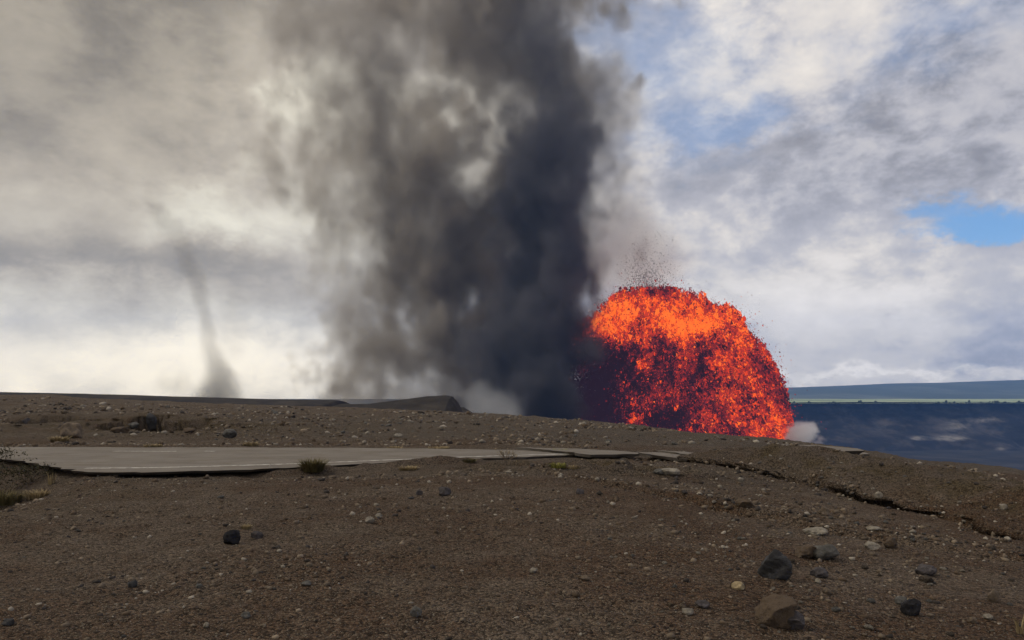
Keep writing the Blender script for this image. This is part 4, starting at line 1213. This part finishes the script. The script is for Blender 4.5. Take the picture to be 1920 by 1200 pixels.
def shrub(X, row, wpx, hpx, m, label, seed, nl=500, size=.03, z=None, name='shrub'):
    p = unproj(X, row, z); w, h = wpx * p[1] / F, hpx * p[1] / F
    root = empty(name, p); tag(root, label, 'shrub')
    tw, tips = twigs('branches', w, h, 9, seed, TWIG, .0007 * p[1])
    obj('branches', tw, root)
    if nl: obj('foliage', leaves('foliage', w, h, nl, m, seed + 1, size, tips), root)
    return root


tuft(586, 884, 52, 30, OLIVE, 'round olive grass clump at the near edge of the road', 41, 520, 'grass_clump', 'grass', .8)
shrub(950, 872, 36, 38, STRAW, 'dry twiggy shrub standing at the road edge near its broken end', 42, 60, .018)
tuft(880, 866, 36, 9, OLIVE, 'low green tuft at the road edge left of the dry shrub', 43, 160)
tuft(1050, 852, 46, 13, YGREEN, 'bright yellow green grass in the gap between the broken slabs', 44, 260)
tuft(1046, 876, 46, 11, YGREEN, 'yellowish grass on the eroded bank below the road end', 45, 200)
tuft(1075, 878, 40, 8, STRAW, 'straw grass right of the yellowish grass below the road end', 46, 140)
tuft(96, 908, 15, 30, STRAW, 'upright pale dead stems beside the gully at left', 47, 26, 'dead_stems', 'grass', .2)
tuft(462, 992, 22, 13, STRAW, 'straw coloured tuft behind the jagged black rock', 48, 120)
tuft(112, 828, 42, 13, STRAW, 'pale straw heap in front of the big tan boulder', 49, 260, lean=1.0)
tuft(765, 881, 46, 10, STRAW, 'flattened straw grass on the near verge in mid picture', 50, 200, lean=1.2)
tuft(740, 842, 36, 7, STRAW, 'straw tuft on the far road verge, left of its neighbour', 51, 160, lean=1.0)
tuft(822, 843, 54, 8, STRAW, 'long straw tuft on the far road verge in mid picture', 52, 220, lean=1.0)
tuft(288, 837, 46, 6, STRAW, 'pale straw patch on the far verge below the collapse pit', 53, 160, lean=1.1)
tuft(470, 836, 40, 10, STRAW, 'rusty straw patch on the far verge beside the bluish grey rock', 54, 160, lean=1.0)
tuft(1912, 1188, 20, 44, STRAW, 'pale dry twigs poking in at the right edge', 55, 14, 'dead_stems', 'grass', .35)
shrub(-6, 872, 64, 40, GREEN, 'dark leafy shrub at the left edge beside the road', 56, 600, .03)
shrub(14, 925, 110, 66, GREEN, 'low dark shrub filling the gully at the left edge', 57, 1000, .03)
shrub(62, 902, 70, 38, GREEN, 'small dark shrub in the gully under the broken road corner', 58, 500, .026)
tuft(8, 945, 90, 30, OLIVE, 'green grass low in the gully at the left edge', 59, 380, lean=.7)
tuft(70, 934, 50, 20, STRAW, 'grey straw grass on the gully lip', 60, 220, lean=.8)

# thin white stick leaning by the road
p = unproj(505, 884); me, _ = None, None
V = []; Fs = []
for k in range(6):
    a = k * math.pi / 3
    V += [(.012 * math.cos(a) - .05, .012 * math.sin(a), -.02), (.010 * math.cos(a) + .03, .010 * math.sin(a), .17)]
for k in range(6):
    i, j = 2 * k, 2 * ((k + 1) % 6); Fs.append((i, j, j + 1, i + 1))
m, N, b = mat('bleached_wood', .8, .2); N.put(b.inputs['Base Color'], N.mix(N.noise(N.n('ShaderNodeTexCoord').outputs['Object'], 20, 4, .6), (.35, .32, .28), (.55, .52, .47)))
tag(obj('stick', mesh_np('stick', V, Fs, [m]), None, p), 'short bleached stick leaning at the near road edge', 'stick')


# ------------------------------------------------------------------ trees along the far rim, a mass at this distance
def build_far_trees():
    r = np.random.default_rng(61); V0, F0 = ico(1); Vs = []; Fs = []; T = []; k = 0
    Xs = np.concatenate([r.uniform(1480, 1960, 150), r.normal(1715, 12, 14), r.normal(1850, 30, 40), r.normal(1900, 30, 40), r.uniform(1300, 2300, 60)])
    for X in Xs:
        d = r.uniform(3000, 3130); x = (X - 960) / F * d; z0 = -24; h = r.lognormal(math.log(4.0), .45)
        tall = r.random() < .12
        for _ in range(5):
            c = np.array([x + r.normal(0, h * .35), d + r.normal(0, h * .3), z0 + h * (r.uniform(.7, 1.2) if tall else r.uniform(.3, .8))]); s = h * r.uniform(.2, .42)
            Vs.append(c + V0 * s * r.uniform(.75, 1.25, (len(V0), 1))); Fs.append(F0 + k); k += len(V0); T.append(np.full(len(V0), r.random()))
        if tall:
            V = np.array([(-.3, 0, 0), (.3, 0, 0), (0, .4, 0), (0, 0, h)]) + np.array([x, d, z0]); Vs.append(V); Fs.append(np.array([(0, 1, 3), (1, 2, 3), (2, 0, 3)]) + k); k += 4; T.append(np.zeros(4))
    me = mesh_np('distant_trees', np.concatenate(Vs), np.concatenate(Fs), [leaf_material('far_foliage', (.022, .032, .018), (.05, .065, .035))]); attr_float(me, 'tone', np.concatenate(T))
    tag(obj('distant_trees', me), 'thin dark line of trees along the far caldera rim', 'trees', None, 'stuff')


build_far_trees()
